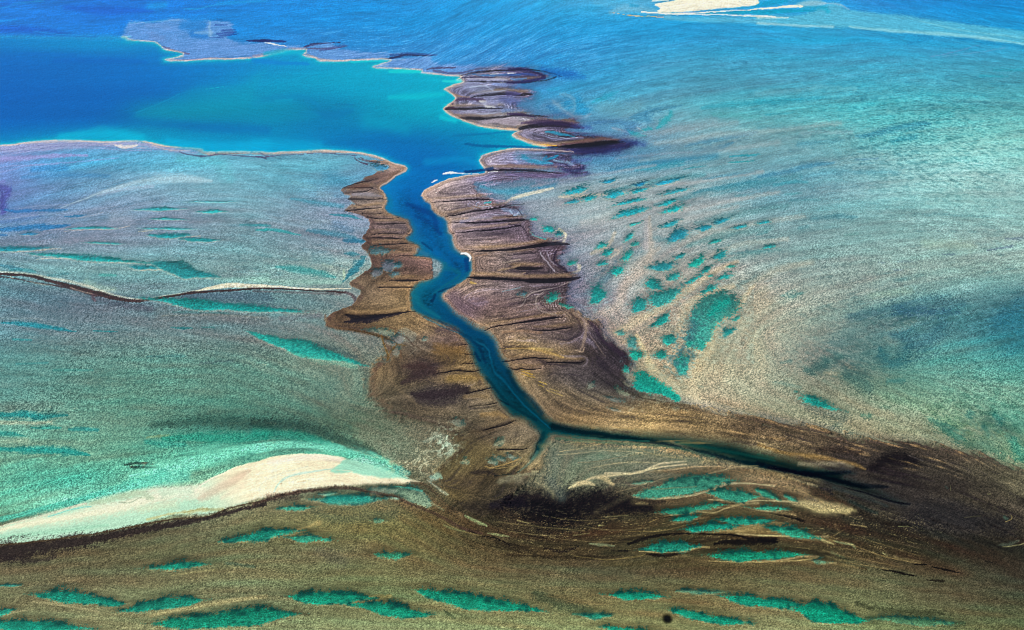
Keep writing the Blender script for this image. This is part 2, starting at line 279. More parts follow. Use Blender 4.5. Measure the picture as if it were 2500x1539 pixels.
# flow of the currents over the flats: x y degrees (rising to the right is positive)
FLOW = ("0 50 3 400 30 2 800 60 2 1200 80 25 1250 130 35 1500 80 8 1500 150 10 1700 200 7 2100 200 4 2400 200 -6 2300 60 -10 1900 30 -3 2400 330 5 1400 230 20 1500 260 25 1450 300 -10 1600 330 12 1700 360 15 2000 330 8 2100 300 10 1300 180 5 "
"1600 440 14 1500 420 12 1800 430 14 1700 520 16 1900 560 10 1450 500 15 1400 560 10 1550 600 30 1450 640 40 1700 620 28 1600 700 50 1750 750 45 1700 850 60 1600 850 55 1850 720 20 2000 600 6 2200 500 3 2400 500 -4 2400 640 8 2100 780 15 2250 820 15 2400 850 10 1900 900 -60 2000 960 -25 2100 1000 -20 1900 1000 -22 2300 1000 -25 2400 1080 -30 "
"0 380 12 200 400 12 100 520 15 300 450 18 450 430 2 600 400 -2 800 400 -2 500 520 0 300 600 0 700 560 -12 800 600 -8 750 680 -5 500 650 -6 200 650 -3 100 700 -14 350 720 2 600 740 -4 0 760 -6 300 800 -6 600 800 -6 800 850 -18 700 900 -20 400 950 2 100 1020 -2 500 1060 3 850 1050 -20 950 1120 -28 300 1150 5 100 1200 15 500 1180 18 750 1140 10 300 1250 12 "
"100 1340 8 500 1290 12 800 1240 -2 1000 1220 -28 1150 1300 -28 1300 1320 -10 1500 1310 8 1700 1290 6 1900 1300 -4 2100 1310 -12 2300 1300 -18 2450 1250 -25 2200 1150 -14 2000 1080 -14 1800 1040 -10 1600 1020 -6 1450 1000 -14 1400 940 -35 1300 900 -40 1500 900 -40 1450 800 -50 1300 780 10 1200 830 6 1200 700 10 1300 620 -20 1200 560 8 1150 480 6 1350 400 -2 "
"1050 820 -25 950 850 -70 930 920 90 1000 960 20 1100 900 8 1050 1010 -20 1200 1050 15 1130 1120 60 1250 1130 30 930 690 -10 900 760 -25 960 600 3 950 500 5 960 420 25 1330 1150 80 1500 1120 4 1650 1120 5 1800 1180 2 1950 1190 -20 "
"200 1460 -3 500 1480 4 800 1460 -2 1000 1480 -4 1200 1470 -8 1500 1450 -3 1700 1500 -6 2000 1480 -8 2300 1500 -6 1300 1400 0 700 1380 0 200 1400 2")

# ------------------------------------------------------------------ painting helpers
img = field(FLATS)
land = np.zeros((H, W), np.float32)      # 0 open water .. 1 exposed mud
wet = np.ones((H, W), np.float32)
WN = rng.rand(H, W).astype(np.float32) * 2 - 1
WNs = WN[:, ::-1].copy()
W1 = WNs * 1.0 + np.roll(WNs, 1, 1) * .4 + np.roll(WNs, 1, 0) * .2; W1 /= W1.std() * 1.5
def mixin(s, a, c):
    img[s] += (c - img[s]) * a[..., None]

def flow_dirs(contour=None):
    e = nums(FLOW).reshape(-1, 3); q = 6
    x = X[::q, ::q]; y = Y[::q, ::q]
    cx = np.zeros(x.shape, np.float32); sx = cx.copy()
    for px, py, a in e:
        r = ((x - px) / 75) ** 2 + ((y - py) / 45) ** 2
        wt = np.exp(-.5 * r) + 2e-3 / (1 + r) ** 2
        cx += wt * math.cos(math.radians(2 * a)); sx += wt * -math.sin(math.radians(2 * a))
    ang = .5 * np.arctan2(sx, cx)
    cx, sx = np.cos(2 * ang), np.sin(2 * ang)
    ii = np.minimum(np.arange(H) / q, x.shape[0] - 1.001); jj = np.minimum(np.arange(W) / q, x.shape[1] - 1.001)
    i0 = ii.astype(int); j0 = jj.astype(int); fi = (ii - i0)[:, None]; fj = (jj - j0)[None, :]
    def up(m): return (m[i0][:, j0] * (1 - fj) + m[i0][:, j0 + 1] * fj) * (1 - fi) + (m[i0 + 1][:, j0] * (1 - fj) + m[i0 + 1][:, j0 + 1] * fj) * fi
    return up(cx), up(sx)
def lic(noise, vx, vy, n, h):
    """streaks: the noise averaged along the flow, n steps of h cells either way"""
    acc = noise.copy(); jj, ii = np.meshgrid(np.arange(W, dtype=np.float32), np.arange(H, dtype=np.float32))
    for sg in (1, -1):
        x, y = jj.copy(), ii.copy(); px, py = vx * sg, vy * sg
        for k in range(n):
            x += px * h; y += py * h
            a = np.clip(y, 0, H - 1).astype(np.int32); b = np.clip(x, 0, W - 1).astype(np.int32)
            nx, ny = vx[a, b], vy[a, b]
            f = np.where(nx * px + ny * py < 0, -1, 1)
            px, py = nx * f, ny * f
            acc += noise[a, b]
    acc -= acc.mean()
    return (acc / (acc.std() * 1.6)).astype(np.float32)

bank = np.zeros((H, W), np.float32)
# ---- the channel banks, mud lobes and their contour rings
s, sd = polysd(spl(SHORE, True, 4), 60)
bay_sd = np.full((H, W), -60, np.float32); bay_sd[s] = sd
def regmask(P, m=60, n=4):
    a = np.full((H, W), -m, np.float32)
    s, sd = polysd(spl(P, True, n), m); a[s] = sd
    return a
mud_sd = np.maximum(regmask(MUDWEST), regmask(MUDEAST))
for L in LOBES: mud_sd = np.maximum(mud_sd, regmask(L, 30))

GUL = []            # gullies: tile, points with half widths, strength, yellow rim
def G(tile, t, a=.9): GUL.append((spl(tp(tile, t, 3)), a))
G('b1', "780 298 2 900 300 4 1000 298 8 1100 300 5"); G('b1', "820 300 4 900 270 5 1050 240 3 1150 215 1")
G('b1', "830 350 5 950 345 6 1040 335 6 1100 310 3 1160 325 3 1210 350 2"); G('b1', "870 410 5 1000 408 6 1100 410 6 1220 403 3")
G('b1', "840 515 5 950 505 6 1050 495 6 1130 485 4 1190 480 2"); G('b1', "1000 540 4 1130 545 5 1200 530 3")
G('b1', "1050 570 6 1150 585 6 1250 585 5 1340 575 3"); G('b1', "1110 640 4 1200 640 5 1300 632 7 1400 635 3")
G('b1', "1080 740 4 1200 725 4 1450 725 3"); G('b1', "1040 770 6 1200 765 7 1300 768 7 1400 775 3")
G('b1', "1100 840 5 1220 825 7 1340 815 6 1500 812 3"); G('b1', "1240 938 3 1350 930 4 1480 930 3 1640 935 2")
G('b1', "1250 1160 4 1420 1160 12 1520 1155 5 1620 1140 2"); G('b1', "1150 1222 4 1350 1222 8 1500 1220 3")
G('b1', "860 1475 14 950 1500 26 1100 1490 22 1220 1475 14 1330 1455 10 1430 1442 5 1560 1435 3")
G('b1', "2050 130 3 2200 137 6 2456 140 12 2600 145 12 2750 160 6 2850 170 2", 1); G('b1', "1640 440 3 1800 430 6 1950 415 8 2100 405 8 2200 410 5")
G('b1', "1750 570 3 1900 545 8 2050 520 10 2250 490 9 2400 460 6 2500 450 3"); G('b1', "1780 625 3 1950 625 7 2150 620 9 2456 600 12 2560 590 4")
G('b1', "1830 715 3 2000 700 7 2150 690 9 2300 675 9 2456 650 8"); G('b1', "1940 885 3 2100 880 8 2300 870 10 2500 852 14 2650 830 18 2800 815 18 2900 818 8", 1)
G('b1', "1960 1120 8 2100 1130 16 2300 1140 14 2456 1150 12 2560 1160 22 2750 1160 26 2900 1150 16 3000 1130 6", 1); G('b1', "2340 920 4 2456 910 8 2600 905 5")
G('b2', "30 1035 10 120 1040 20 240 1045 16 320 1040 5"); G('b2', "40 950 8 150 950 8 260 930 4", .6)
G('c1', "1650 590 3 1740 575 6 1850 555 9 2000 560 7 2080 548 5 2150 530 4"); G('c1', "1890 495 3 1980 490 6 2060 478 4"); G('c1', "1940 402 2 1990 402 4 2060 402 3")
G('c1', "1890 322 3 1940 312 5 2010 295 3"); G('c1', "1960 770 6 2080 740 9 2180 715 7 2270 695 5"); G('c1', "1990 885 2 2080 880 4 2170 868 5 2240 850 4")
G('c1', "2110 1105 5 2180 1085 9 2280 1060 9 2360 1035 8 2430 1005 4"); G('c1', "2250 1285 8 2330 1280 7 2456 1282 8 2520 1275 4")
G('c1', "2120 175 4 2200 150 7 2300 130 7 2456 110 9 2560 95 12 2650 85 14 2760 70 12 2850 60 5"); G('c1', "2270 352 3 2400 348 5 2560 350 5", .8)
G('c2', "230 182 4 400 182 8 500 165 9 600 160 5"); G('c1', "2290 465 4 2400 460 5 2540 438 8 2650 440 6 2760 450 4")
G('c2', "350 480 5 480 478 7 620 485 10 700 470 5"); G('c1', "2350 515 4 2400 540 8 2456 535 7 2560 540 6 2640 535 4")
G('a1', "1890 703 3 2050 673 7 2250 657 8 2456 645 9 2600 648 10 2750 680 8 2830 710 4", .8); G('a1', "1940 760 4 2100 755 8 2300 758 9 2480 765 9 2650 750 6 2780 710 8", .8)
G('a1', "2000 905 4 2080 885 9 2300 868 14 2456 880 12 2560 875 8", .8); G('a1', "1760 1015 6 1900 1010 12 2100 1000 10 2300 1000 6", .8)
G('a1', "1860 1100 6 2000 1100 18 2150 1100 14 2300 1085 12 2456 1070 14 2600 1070 10 2700 1080 5", .8)
G('a2', "90 1210 4 130 1190 16 250 1165 22 400 1150 24 550 1160 24 660 1180 8", .9); G('a2', "300 1362 2 450 1358 7 600 1348 16 800 1335 22 950 1320 18 1080 1310 5", 1)
br = np.random.RandomState(5)
for P, a in list(GUL):
    if P[:, 1].mean() < 420: continue
    for k in range(max(2, len(P) // 5)):
        i = br.randint(1, len(P) - 1); sg = br.choice([-1, 1]); dr = 1 if P[i, 0] > 1090 and P[i, 1] < 800 or P[i, 0] > 1180 + .2 * (P[i, 1] - 800) else -1
        L_ = br.uniform(9, 26); an = br.uniform(.15, .5) * sg
        q = [(P[i, 0] + dr * L_ * f, P[i, 1] + L_ * f * math.tan(an) * (1 - .3 * f) + br.uniform(-.6, .6), max(.5, min(1.3, P[i, 2] * .5) * (1 - f * .7))) for f in (0, .35, .7, 1)]
        GUL.append((spl(np.array(q)), a * .5))
gul = np.zeros((H, W), np.float32); gd = np.full((H, W), 60, np.float32); gline = np.full((H, W), 9, np.float32)
gmax = np.zeros((H, W), np.float32)
for P, a in GUL:
    for i in range(len(P) - 1):
        p, q = P[i], P[i + 1]
        s = box(min(p[0], q[0]), max(p[0], q[0]), min(p[1], q[1]), max(p[1], q[1]), 60)
        t, d = segd(PX[s], PY[s], p, q)
        gd[s] = np.minimum(gd[s], np.hypot(d, 0))
        w_ = np.maximum(p[2] + (q[2] - p[2]) * t, .5)
        v = 1 - d / w_
        gmax[s] = np.maximum(gmax[s], np.clip(v * 1.6 + .55, 0, 1) * a)
gul = gmax
hmap = np.minimum(gd * 1.25, np.maximum(-bay_sd, 0))
hmap = blur2(hmap, 4, 3)
# along the mud the streaks follow the rings round each lobe
vx, vy = flow_dirs()
ge, gf = np.gradient(hmap)
gm = np.hypot(ge, gf) + 1e-6
tx, ty = -ge / gm, gf / gm
c2, s2 = tx * tx - ty * ty, 2 * tx * ty
wring = sm(0, 8, mud_sd) * sm(.15, .5, gm) * (hmap < 40) * sm(1100, 1010, Y) * .9
wring = wring.astype(np.float32)
cx = vx * (1 - wring) + c2 * wring; sx = vy * (1 - wring) + s2 * wring
ang = .5 * np.arctan2(sx, cx)
vx, vy = np.cos(ang).astype(np.float32), np.sin(ang).astype(np.float32)
L1 = lic(WN, vx, vy, 7, 1.0)                                   # hair-fine streaks
wn2 = blur2(rng.rand(H, W).astype(np.float32) - .5, 2, 1)
L2 = lic(wn2, vx, vy, 12, 2.0)                                 # ribbons
wn3 = blur2(rng.rand(H, W).astype(np.float32) - .5, 6, 3)
L3 = lic(wn3, vx, vy, 14, 4.0)                                 # broad drifts
wn4 = blur2(rng.rand(H, W).astype(np.float32) - .5, 3, 1)
L4 = lic(wn4, vx, vy, 16, 4.0)                                 # long sand waves
CL = fbm(WX / 3.4, WY / 6.5, 91, 2); CL /= CL.std() * 1.6         # clumps of seagrass
CL2 = fbm(WX / 6.5, WY / 8, 95, 2); CL2 /= CL2.std() * 1.6
F1 = fbm(WX / 45, WY / 90, 61, 4)
F2 = fbm(WX / 160, WY / 260, 81, 4)

def stroke(tile, t, col, a=.8, soft=.5, mot=0.0, ln=None, wm=1.0):
    P = spl(tp(tile, t, 3)); c = hx(col); P[:, 2] *= wm
    m = P[:, 2].max() * (1 + soft) + 10
    s = box(P[:, 0].min(), P[:, 0].max(), P[:, 1].min(), P[:, 1].max(), m)
    x, y = PX[s], PY[s]; v = np.full(x.shape, 9, np.float32)
    for i in range(len(P) - 1):
        p, q = P[i], P[i + 1]
        t_, d = segd(x, y, p, q)
        v = np.minimum(v, d / np.maximum(p[2] + (q[2] - p[2]) * t_, .4))
    if mot: v = v + mot * (.30 * W1[s] + .25 * CL[s] - .30 * L2[s])
    al = sm(1 + soft, max(0, 1 - soft), v) * a
    mixin(s, al.astype(np.float32), c)
    if ln is not None: land[s] = np.maximum(land[s], al * ln)
    return s, al
def blob(P, col, a=.8, e=4.0, mot=0.0, sp=True):
    P = spl(P, True, 4) if sp else P
    s, d = polysd(P, e * 2 + 30)
    if mot: d = d + mot * (W1[s] + .8 * CL[s])
    al = (sm(-e, e, d) * a).astype(np.float32)
    mixin(s, al, hx(col)); return s, al
def ell(tile, t, col, a=.7, e=.5, mot=0.0):
    v = nums(t); an = math.radians(v[4]) if len(v) > 4 else 0
    x0, y0, rx, ry = T1[tile[1]] + v[0] * K, T0[tile[0]] + v[1] * K, v[2] * K, v[3] * K
    s = box(x0 - rx, x0 + rx, y0 - max(rx * abs(math.sin(an)), ry), y0 + max(rx * abs(math.sin(an)), ry), max(rx, ry) * e + 8)
    dx, dy = PX[s] - x0, PY[s] - y0
    u = dx * math.cos(an) - dy * math.sin(an); w = dx * math.sin(an) + dy * math.cos(an)
    r = np.hypot(u / rx, w / ry)
    if mot: r = r + mot * (.3 * W1[s] + .3 * CL[s])
    mixin(s, (sm(1 + e, 1 - e, r) * a).astype(np.float32), hx(col))

pid = np.zeros((H, W), np.int16)          # which named thing a cell belongs to
THINGS = []
def own(s, msk, name, label, cat, group):
    THINGS.append((name, label, cat, group)); k = len(THINGS)
    pid[s][msk] = k
def pool(tile, t, shape, col, label, a=.95, mot=1.0, rim='#c8bc94', rima=.55, dark=.5, group='turquoise pools on the flats', name='tide_pool', cat='tide pool'):
    c = hx(col); c = c * .88 + c.mean() * .08 if group != RF else c * .93 + .04
    if shape == 'p':
        P = spl(tp(tile, t), True, 4); s, d = polysd(P, 30)
        ry = 12.0; w = PY[s] - P[:, 1].mean(); x0 = 0
        ry = (P[:, 1].max() - P[:, 1].min()) / 2
    else:
        v = nums(t); an = math.radians(v[4]) if len(v) > 4 else 0
        x0, y0, rx, ry = T1[tile[1]] + v[0] * K, T0[tile[0]] + v[1] * K, v[2] * K, v[3] * K
        if group == RF: rx, ry = rx * .93, ry * .84
        ext = max(rx * abs(math.sin(an)), ry)
        s = box(x0 - rx * 1.1, x0 + rx * 1.1, y0 - ext, y0 + ext, 22)
        bend = 1.6 * CL[s]
        dx, dy = PX[s] - x0, PY[s] - y0
        dx = dx + 1.5 * w1[s]; dy = dy + 1.2 * w2[s] * (ry > 5)
        u = (dx * math.cos(an) - dy * math.sin(an)) / rx; w = dx * math.sin(an) + dy * math.cos(an)
        if shape == 'l':
            u = u + .06 * F1[s]; w = w + .18 * ry * np.sin(2.6 * u + x0)
            rs = np.random.RandomState(int(x0 * 7 + y0 * 3)); p_ = rs.rand(4) * 6.3
            hh = ry * (1 + .25 * F1[s] + .16 * np.sin(3.1 * u + p_[0]) + .12 * np.sin(6.3 * u + p_[1]) + .08 * np.sin(11 * u + p_[2])) * np.maximum(1 - np.abs(u) ** 1.7, -.3)
            d = hh - np.abs(w)
        else:
            th = np.arctan2(w / ry, u); rs = np.random.RandomState(int(x0 * 7 + y0 * 3)); p_ = rs.rand(4) * 6.3
            d = (1 - np.sqrt(u * u + (w / ry) ** 2) * (1.06 + .11 * np.sin(2 * th + p_[0]) + .09 * np.sin(3 * th + p_[1]) + .06 * np.sin(5 * th + p_[2])) - .10 * F1[s]) * min(rx, ry)
    sz = min(1.0, ry / 7.0)
    nz = W1[s] + .8 * CL[s] + .7 * CL2[s]
    if shape == 'l': d = d - 1.5 * np.abs(u) ** 3 * mot
    up = sm(ry * .5, -ry * 1.0, w)                     # far side: ragged weed edge
    m = sm(-3.2 + .8 * (ry < 5), 3.2 - .8 * (ry < 5), d + mot * nz * (1.7 + 1.6 * up) * sz)
    if group == RF:                                     # drowned weed shading off round the pool
        a0 = sm(-.8, .25, d / ry + .3 * nz) * .42 * (1 - .5 * (shape == 'p')); img[s] += (hx('#4a8084') - img[s]) * a0[..., None]
    halo = sm(-15 * sz - 2, 1, d + mot * nz * 3) * up * dark * (.55 + .45 * sm(-.6, .8, nz))
    mixin(s, (halo * .8).astype(np.float32), img[s] * .52 + hx('#0c3434') * .12)
    lo = sm(-6.5 * sz - 1, -1, d) * sm(-ry * .3, ry * .8, w) * rima
    mixin(s, (lo * (.75 + .25 * L1[s])).clip(0, 1).astype(np.float32), hx(rim))
    deep = c * (1 - .10 * CL[s][..., None] - .10 * F1[s][..., None] - .16 * (up * mot)[..., None]) * (1 + .18 * sm(6, 0, d)[..., None] * (1 - up)[..., None])
    img[s] += (deep - img[s]) * (m * a)[..., None]
    sp_ = m * sm(.1, 1.5, nz * .9 + (up - .6) * 1.6 + 1.0 * sm(7 * sz, 0, d)) * mot * .7       # weed clumps inside
    if shape == 'p' and group == RF: sp_ = sp_ * .25
    img[s] += (hx('#0b2f30') - img[s]) * (sp_ * (.75 if group != RF else .4))[..., None]
    land[s] *= 1 - m
    if label: own(s, (d > -.5), name, label, cat, group)
    return s, m

RF, LF, SF, GF, MF = 'pools among the pale ridges of the right-hand flats', 'long pools on the left-hand flats', 'green pools on the olive flats in the foreground', 'speckled green pools in the dark weed of the lower right', 'small pools on the brown creek banks'
# ================================================================== 1. the submerged flats
# drifts of sand and seagrass
fl = np.clip(1 - sm(-2, 2, bay_sd) - sm(0, 6, mud_sd), 0, 1)
lum = .04 * L3 * sm(0, 300, Y) + .045 * L2 + .025 * F2 + .02 * F1
img *= (1 + lum * fl)[..., None]
rb = (fl * np.clip(sm(1250, 1500, X) * sm(60, 160, Y) * sm(1000, 760, Y) + .9 * sm(950, 820, X) * sm(345, 400, Y) * sm(760, 640, Y), 0, 1)).astype(np.float32)
rb = rb * (.35 + .65 * sm(-.5, .7, F1 + .7 * F2))
XR = fbm(WX / 16, WY / 30, 201, 3); XR /= XR.std() * 1.6
img *= (1 + .05 * XR * rb)[..., None]
img *= (1 + .03 * L4 * rb)[..., None]
img += (img * np.array([.45, .86, .95], np.float32) - img) * (rb * sm(.3, 1.6, -.7 * L4 - .6 * L3 - .5 * XR) * .34)[..., None]
img += (img * .62 + np.array([.28, .27, .25], np.float32) - img) * (rb * sm(.5, 1.8, .7 * L4 + .5 * L3 + .5 * XR) * .28)[..., None]
img += (np.array([-.05, .012, .012], np.float32) * (L3 * fl * .45)[..., None])

# far left sea: currents and cloudy water
for a in ["0 75 8 80 62 8 150 35 8 400 10 8|#4ab0e8|.45|.9", "1380 60 30 1520 50 25|#2a9cdc|.5|1", "-1500 250 60 0 280 45 300 290 38 700 330 16 900 345 8|#0558c4|.6|.8", "600 70 20 800 85 30 950 100 38 1400 105 16|#0560cc|.6|.8",
          "300 290 6 600 320 5 860 332 4|#3a9ae8|.5|.8", "0 190 8 150 180 5|#2a9ce4|.5|.8", "0 60 30 200 20 20 450 -20 20|#0656c0|.35|.9", "1700 85 4 1850 75 6 2000 45 3|#38a4e0|.5|.9", "2000 40 14 2200 20 14 2456 10 10|#30a0e0|.4|1", "1500 110 10 1900 120 12|#0f70cc|.4|1"]:
    t, c, al, so_ = a.split('|'); stroke('a0', t, c, float(al), float(so_), .4)

# far lilac bank
s, d = polysd(spl(FARBANK, True, 4), 30)
m = sm(-4, 5, d + 3 * L1[s] + 2 * L2[s]); mixin(s, m * (.80 + .10 * L1[s]), hx('#7a98da')); land[s] = np.maximum(land[s], m * .5)
bank[s] = m
own(s, (d > 0) & (bay_sd[s] < 0), 'mud_bank', 'long lilac mudbank far across the bay with a ragged pointed left end', 'mud bank', 'banks of mud and sand around the bay')
for a in ["a0|1690 240 40 1800 240 60 1880 240 30|#2a80d0|.8|.6", "a0|1780 320 30 1900 325 40|#2a7acc|.8|.6", "a0|1500 430 6 1560 460 12 1650 490 12 1750 505 5|#6c5c88|.8|.5", "a0|1560 555 6 1700 555 8 2000 545 7 2250 540 8 2456 515 10|#8c80ac|.8|.5",
          "a0|1980 235 5 2090 235 4|#0c2c84|.5|.95", "a0|2050 285 8 2170 280 5|#0c2478|.5|.95", "a0|2000 310 5 2140 305 8 2180 300 3|#0c2478|.5|.95", "a0|2030 330 6 2120 325 8 2200 315 3|#142c80|.5|.95", "a0|1940 345 4 2060 350 5|#0c2c84|.5|.95", "a0|2000 185 3 2060 188 4|#0c2c84|.5|.95",
          "a0|2280 382 6 2456 380 12|#1c2068|.85|.6", "a0|1930 200 8 1945 330 14|#98b4e0|.6|.8", "a0|1800 300 10 1950 300 20|#94b0e0|.6|.8", "a0|1200 215 8 1400 205 8 1650 185 6|#88a8e0|.6|.8", "a0|1350 240 20 1550 250 20|#7c98d8|.5|.9", "a0|1400 330 30 1500 360 30|#7890d0|.5|.9",
          "a0|1370 435 6 1480 420 8|#40c8e0|.7|.6", "a0|1120 350 4 1200 345 6|#80c8ec|.6|.6",
          "a1|0 385 8 100 378 14 300 385 5|#182468|.85|.5", "a1|460 440 5 540 415 12 650 405 8 800 395 3|#343060|.85|.5", "a1|480 455 6 700 450 9 850 430 5|#5c507c|.7|.6", "a1|600 470 5 800 425 12 860 420 5|#4a4a88|.5|.8",
          "a1|1230 542 3 1300 530 10 1420 510 9 1650 515 5|#2c2854|.85|.5", "a1|1270 510 10 1450 495 8 1680 510 8|#3a3c78|.55|.7", "a1|1590 647 5 1700 630 10 1850 625 5|#503c60|.8|.5", "a1|1650 660 12 1900 675 8 2100 640 9 2456 630 14|#5c5078|.7|.6", "a1|1890 702 4 2050 670 7 2250 655 8 2456 640 8|#1c1440|.9|.5",
          "a1|0 520 8 200 480 8 340 448 8 470 440 4|#9c90b4|.7|.5", "a1|470 495 8 560 530 10 640 555 9 900 558 6 1240 535 5|#a494ac|.75|.5", "a1|1300 630 6 1550 645 8|#9c8ca8|.7|.5", "a1|1650 685 6 1900 690 7 2050 670 5|#a494ac|.7|.5",
          "a1|95 400 3 200 412 7 300 426 2|#e0e4f0|.9|.5", "a1|1150 615 14 1230 600 14|#b4bce0|.5|.8", "a1|1700 610 4 2456 640 4|#8c94cc|.5|.8", "a1|1270 560 10 1400 545 12|#9cb0e4|.5|.8"]:
    ti, t, c, al, so_ = a.split('|'); stroke(ti, t, c, float(al), float(so_), .25)

# wind-ruffled silt over the far flats: pale curls
cur = sm(.35, 1.4, L1 + .5 * L2) * sm(620, 850, X) * sm(1750, 1300, X) * sm(20, 90, Y) * sm(215, 150, Y - .02 * (X - 900)) * fl
mixin(np.s_[:, :], (cur * .36).astype(np.float32), hx('#8cb4e4'))
curd = sm(.3, 1.3, -L1 - .4 * L2) * sm(800, 1000, X) * sm(1750, 1300, X) * sm(60, 110, Y) * sm(225, 160, Y) * fl
mixin(np.s_[:, :], (curd * .22).astype(np.float32), hx('#2468c0'))
# top right sand spit
s, m = blob(FARTAIL, '#72b8d8', .72, 5, 1.5)
own(s, m > .35, 'sand_spit', 'pale blue submerged sand spit trailing to the right edge from the far white sandbar', 'sand spit', 'banks of mud and sand around the bay')
for a in ["a2|950 120 18 1100 80 36 1350 110 26 1500 150 10|#88b8dc|.7|.8", "a2|1450 165 18 1700 180 22 2000 185 28 2456 200 26|#74b4d8|.7|.8", "a2|800 30 20 1100 50 25 1300 20 30|#70b0dc|.45|.9", "a2|1130 50 14 1200 60 10|#2a98cc|.6|.8",
          "a2|1750 125 6 2000 125 12 2300 115 16 2600 105 14 2850 100 6|#089cc8|.95|.4", "a2|2150 70 3 2300 50 20 2456 25 26 2560 10 20|#0a98cc|.9|.4",
          "a3|400 80 16 600 70 22 650 110 16|#18a4cc|.55|.8", "a3|330 60 12 500 30 32 620 30 10|#b0c8dc|.75|.8", "a3|0 165 14 270 165 8|#b8d0dc|.85|.6", "a3|0 215 12 300 235 12 700 250 14|#a8c8dc|.7|.8",
          "a3|600 30 5 750 45 8 840 90 6|#98b8dc|.7|.7", "a3|850 250 8 1300 290 14 1900 335 14 2456 410 12 3300 520 12|#a4cee2|.65|.8", "a3|1500 200 8 2000 300 8 2456 350 10|#88c4dc|.5|.9",
          "a3|1600 525 4 1850 475 5 2050 415 3|#7a98d0|.55|.8", "a3|1700 520 3 1950 500 4 2300 440 4|#7aa4d4|.5|.8", "a3|1400 400 18 1600 340 18|#2488c0|.5|.9", "a3|1850 360 12 2000 365 8|#1a84c0|.6|.9", "a3|2050 400 12 2300 410 16 2456 440 14|#1c88c0|.6|.9",
          "a2|1220 112 3 1350 120 6 1600 125 6 1900 112 5 2150 98 5 2456 75 8 2650 60 12 2720 62 5|#f4efe6|.95|.35", "a2|1400 132 3 1700 133 5 2000 140 5 2200 150 6 2456 158 8|#dfe4e8|.85|.4", "a2|970 122 2 1100 142 3 1200 152 4 1430 158 3|#c8b88c|.9|.4", "a2|1320 5 6 1480 0 6|#dce4e8|.8|.5"]:
    ti, t, c, al, so_ = a.split('|'); stroke(ti, t, c, float(al), float(so_), .1)
s, m = blob(FARSAND, '#f2ebe0', 1, 1.5); land[s] = np.maximum(land[s], m * .6)
own(s, m > .5, 'sandbar', 'brilliant white sandbar at the top edge, far out in blue water', 'sandbar', 'banks of mud and sand around the bay')
for a in ["a2|1350 30 3 1450 60 5 1500 100 4|#d8dce0|.6|.7", "a2|1700 95 3 1900 75 3 2100 60 3|#dcd8d0|.6|.7", "a2|2130 10 3 2180 40 5 2230 50 3|#d0d4d8|.7|.7", "a2|1500 50 4 1800 30 4 2100 10 4|#fffaf0|.7|.8"]:
    ti, t, c, al, so_ = a.split('|'); stroke(ti, t, c, float(al), float(so_))

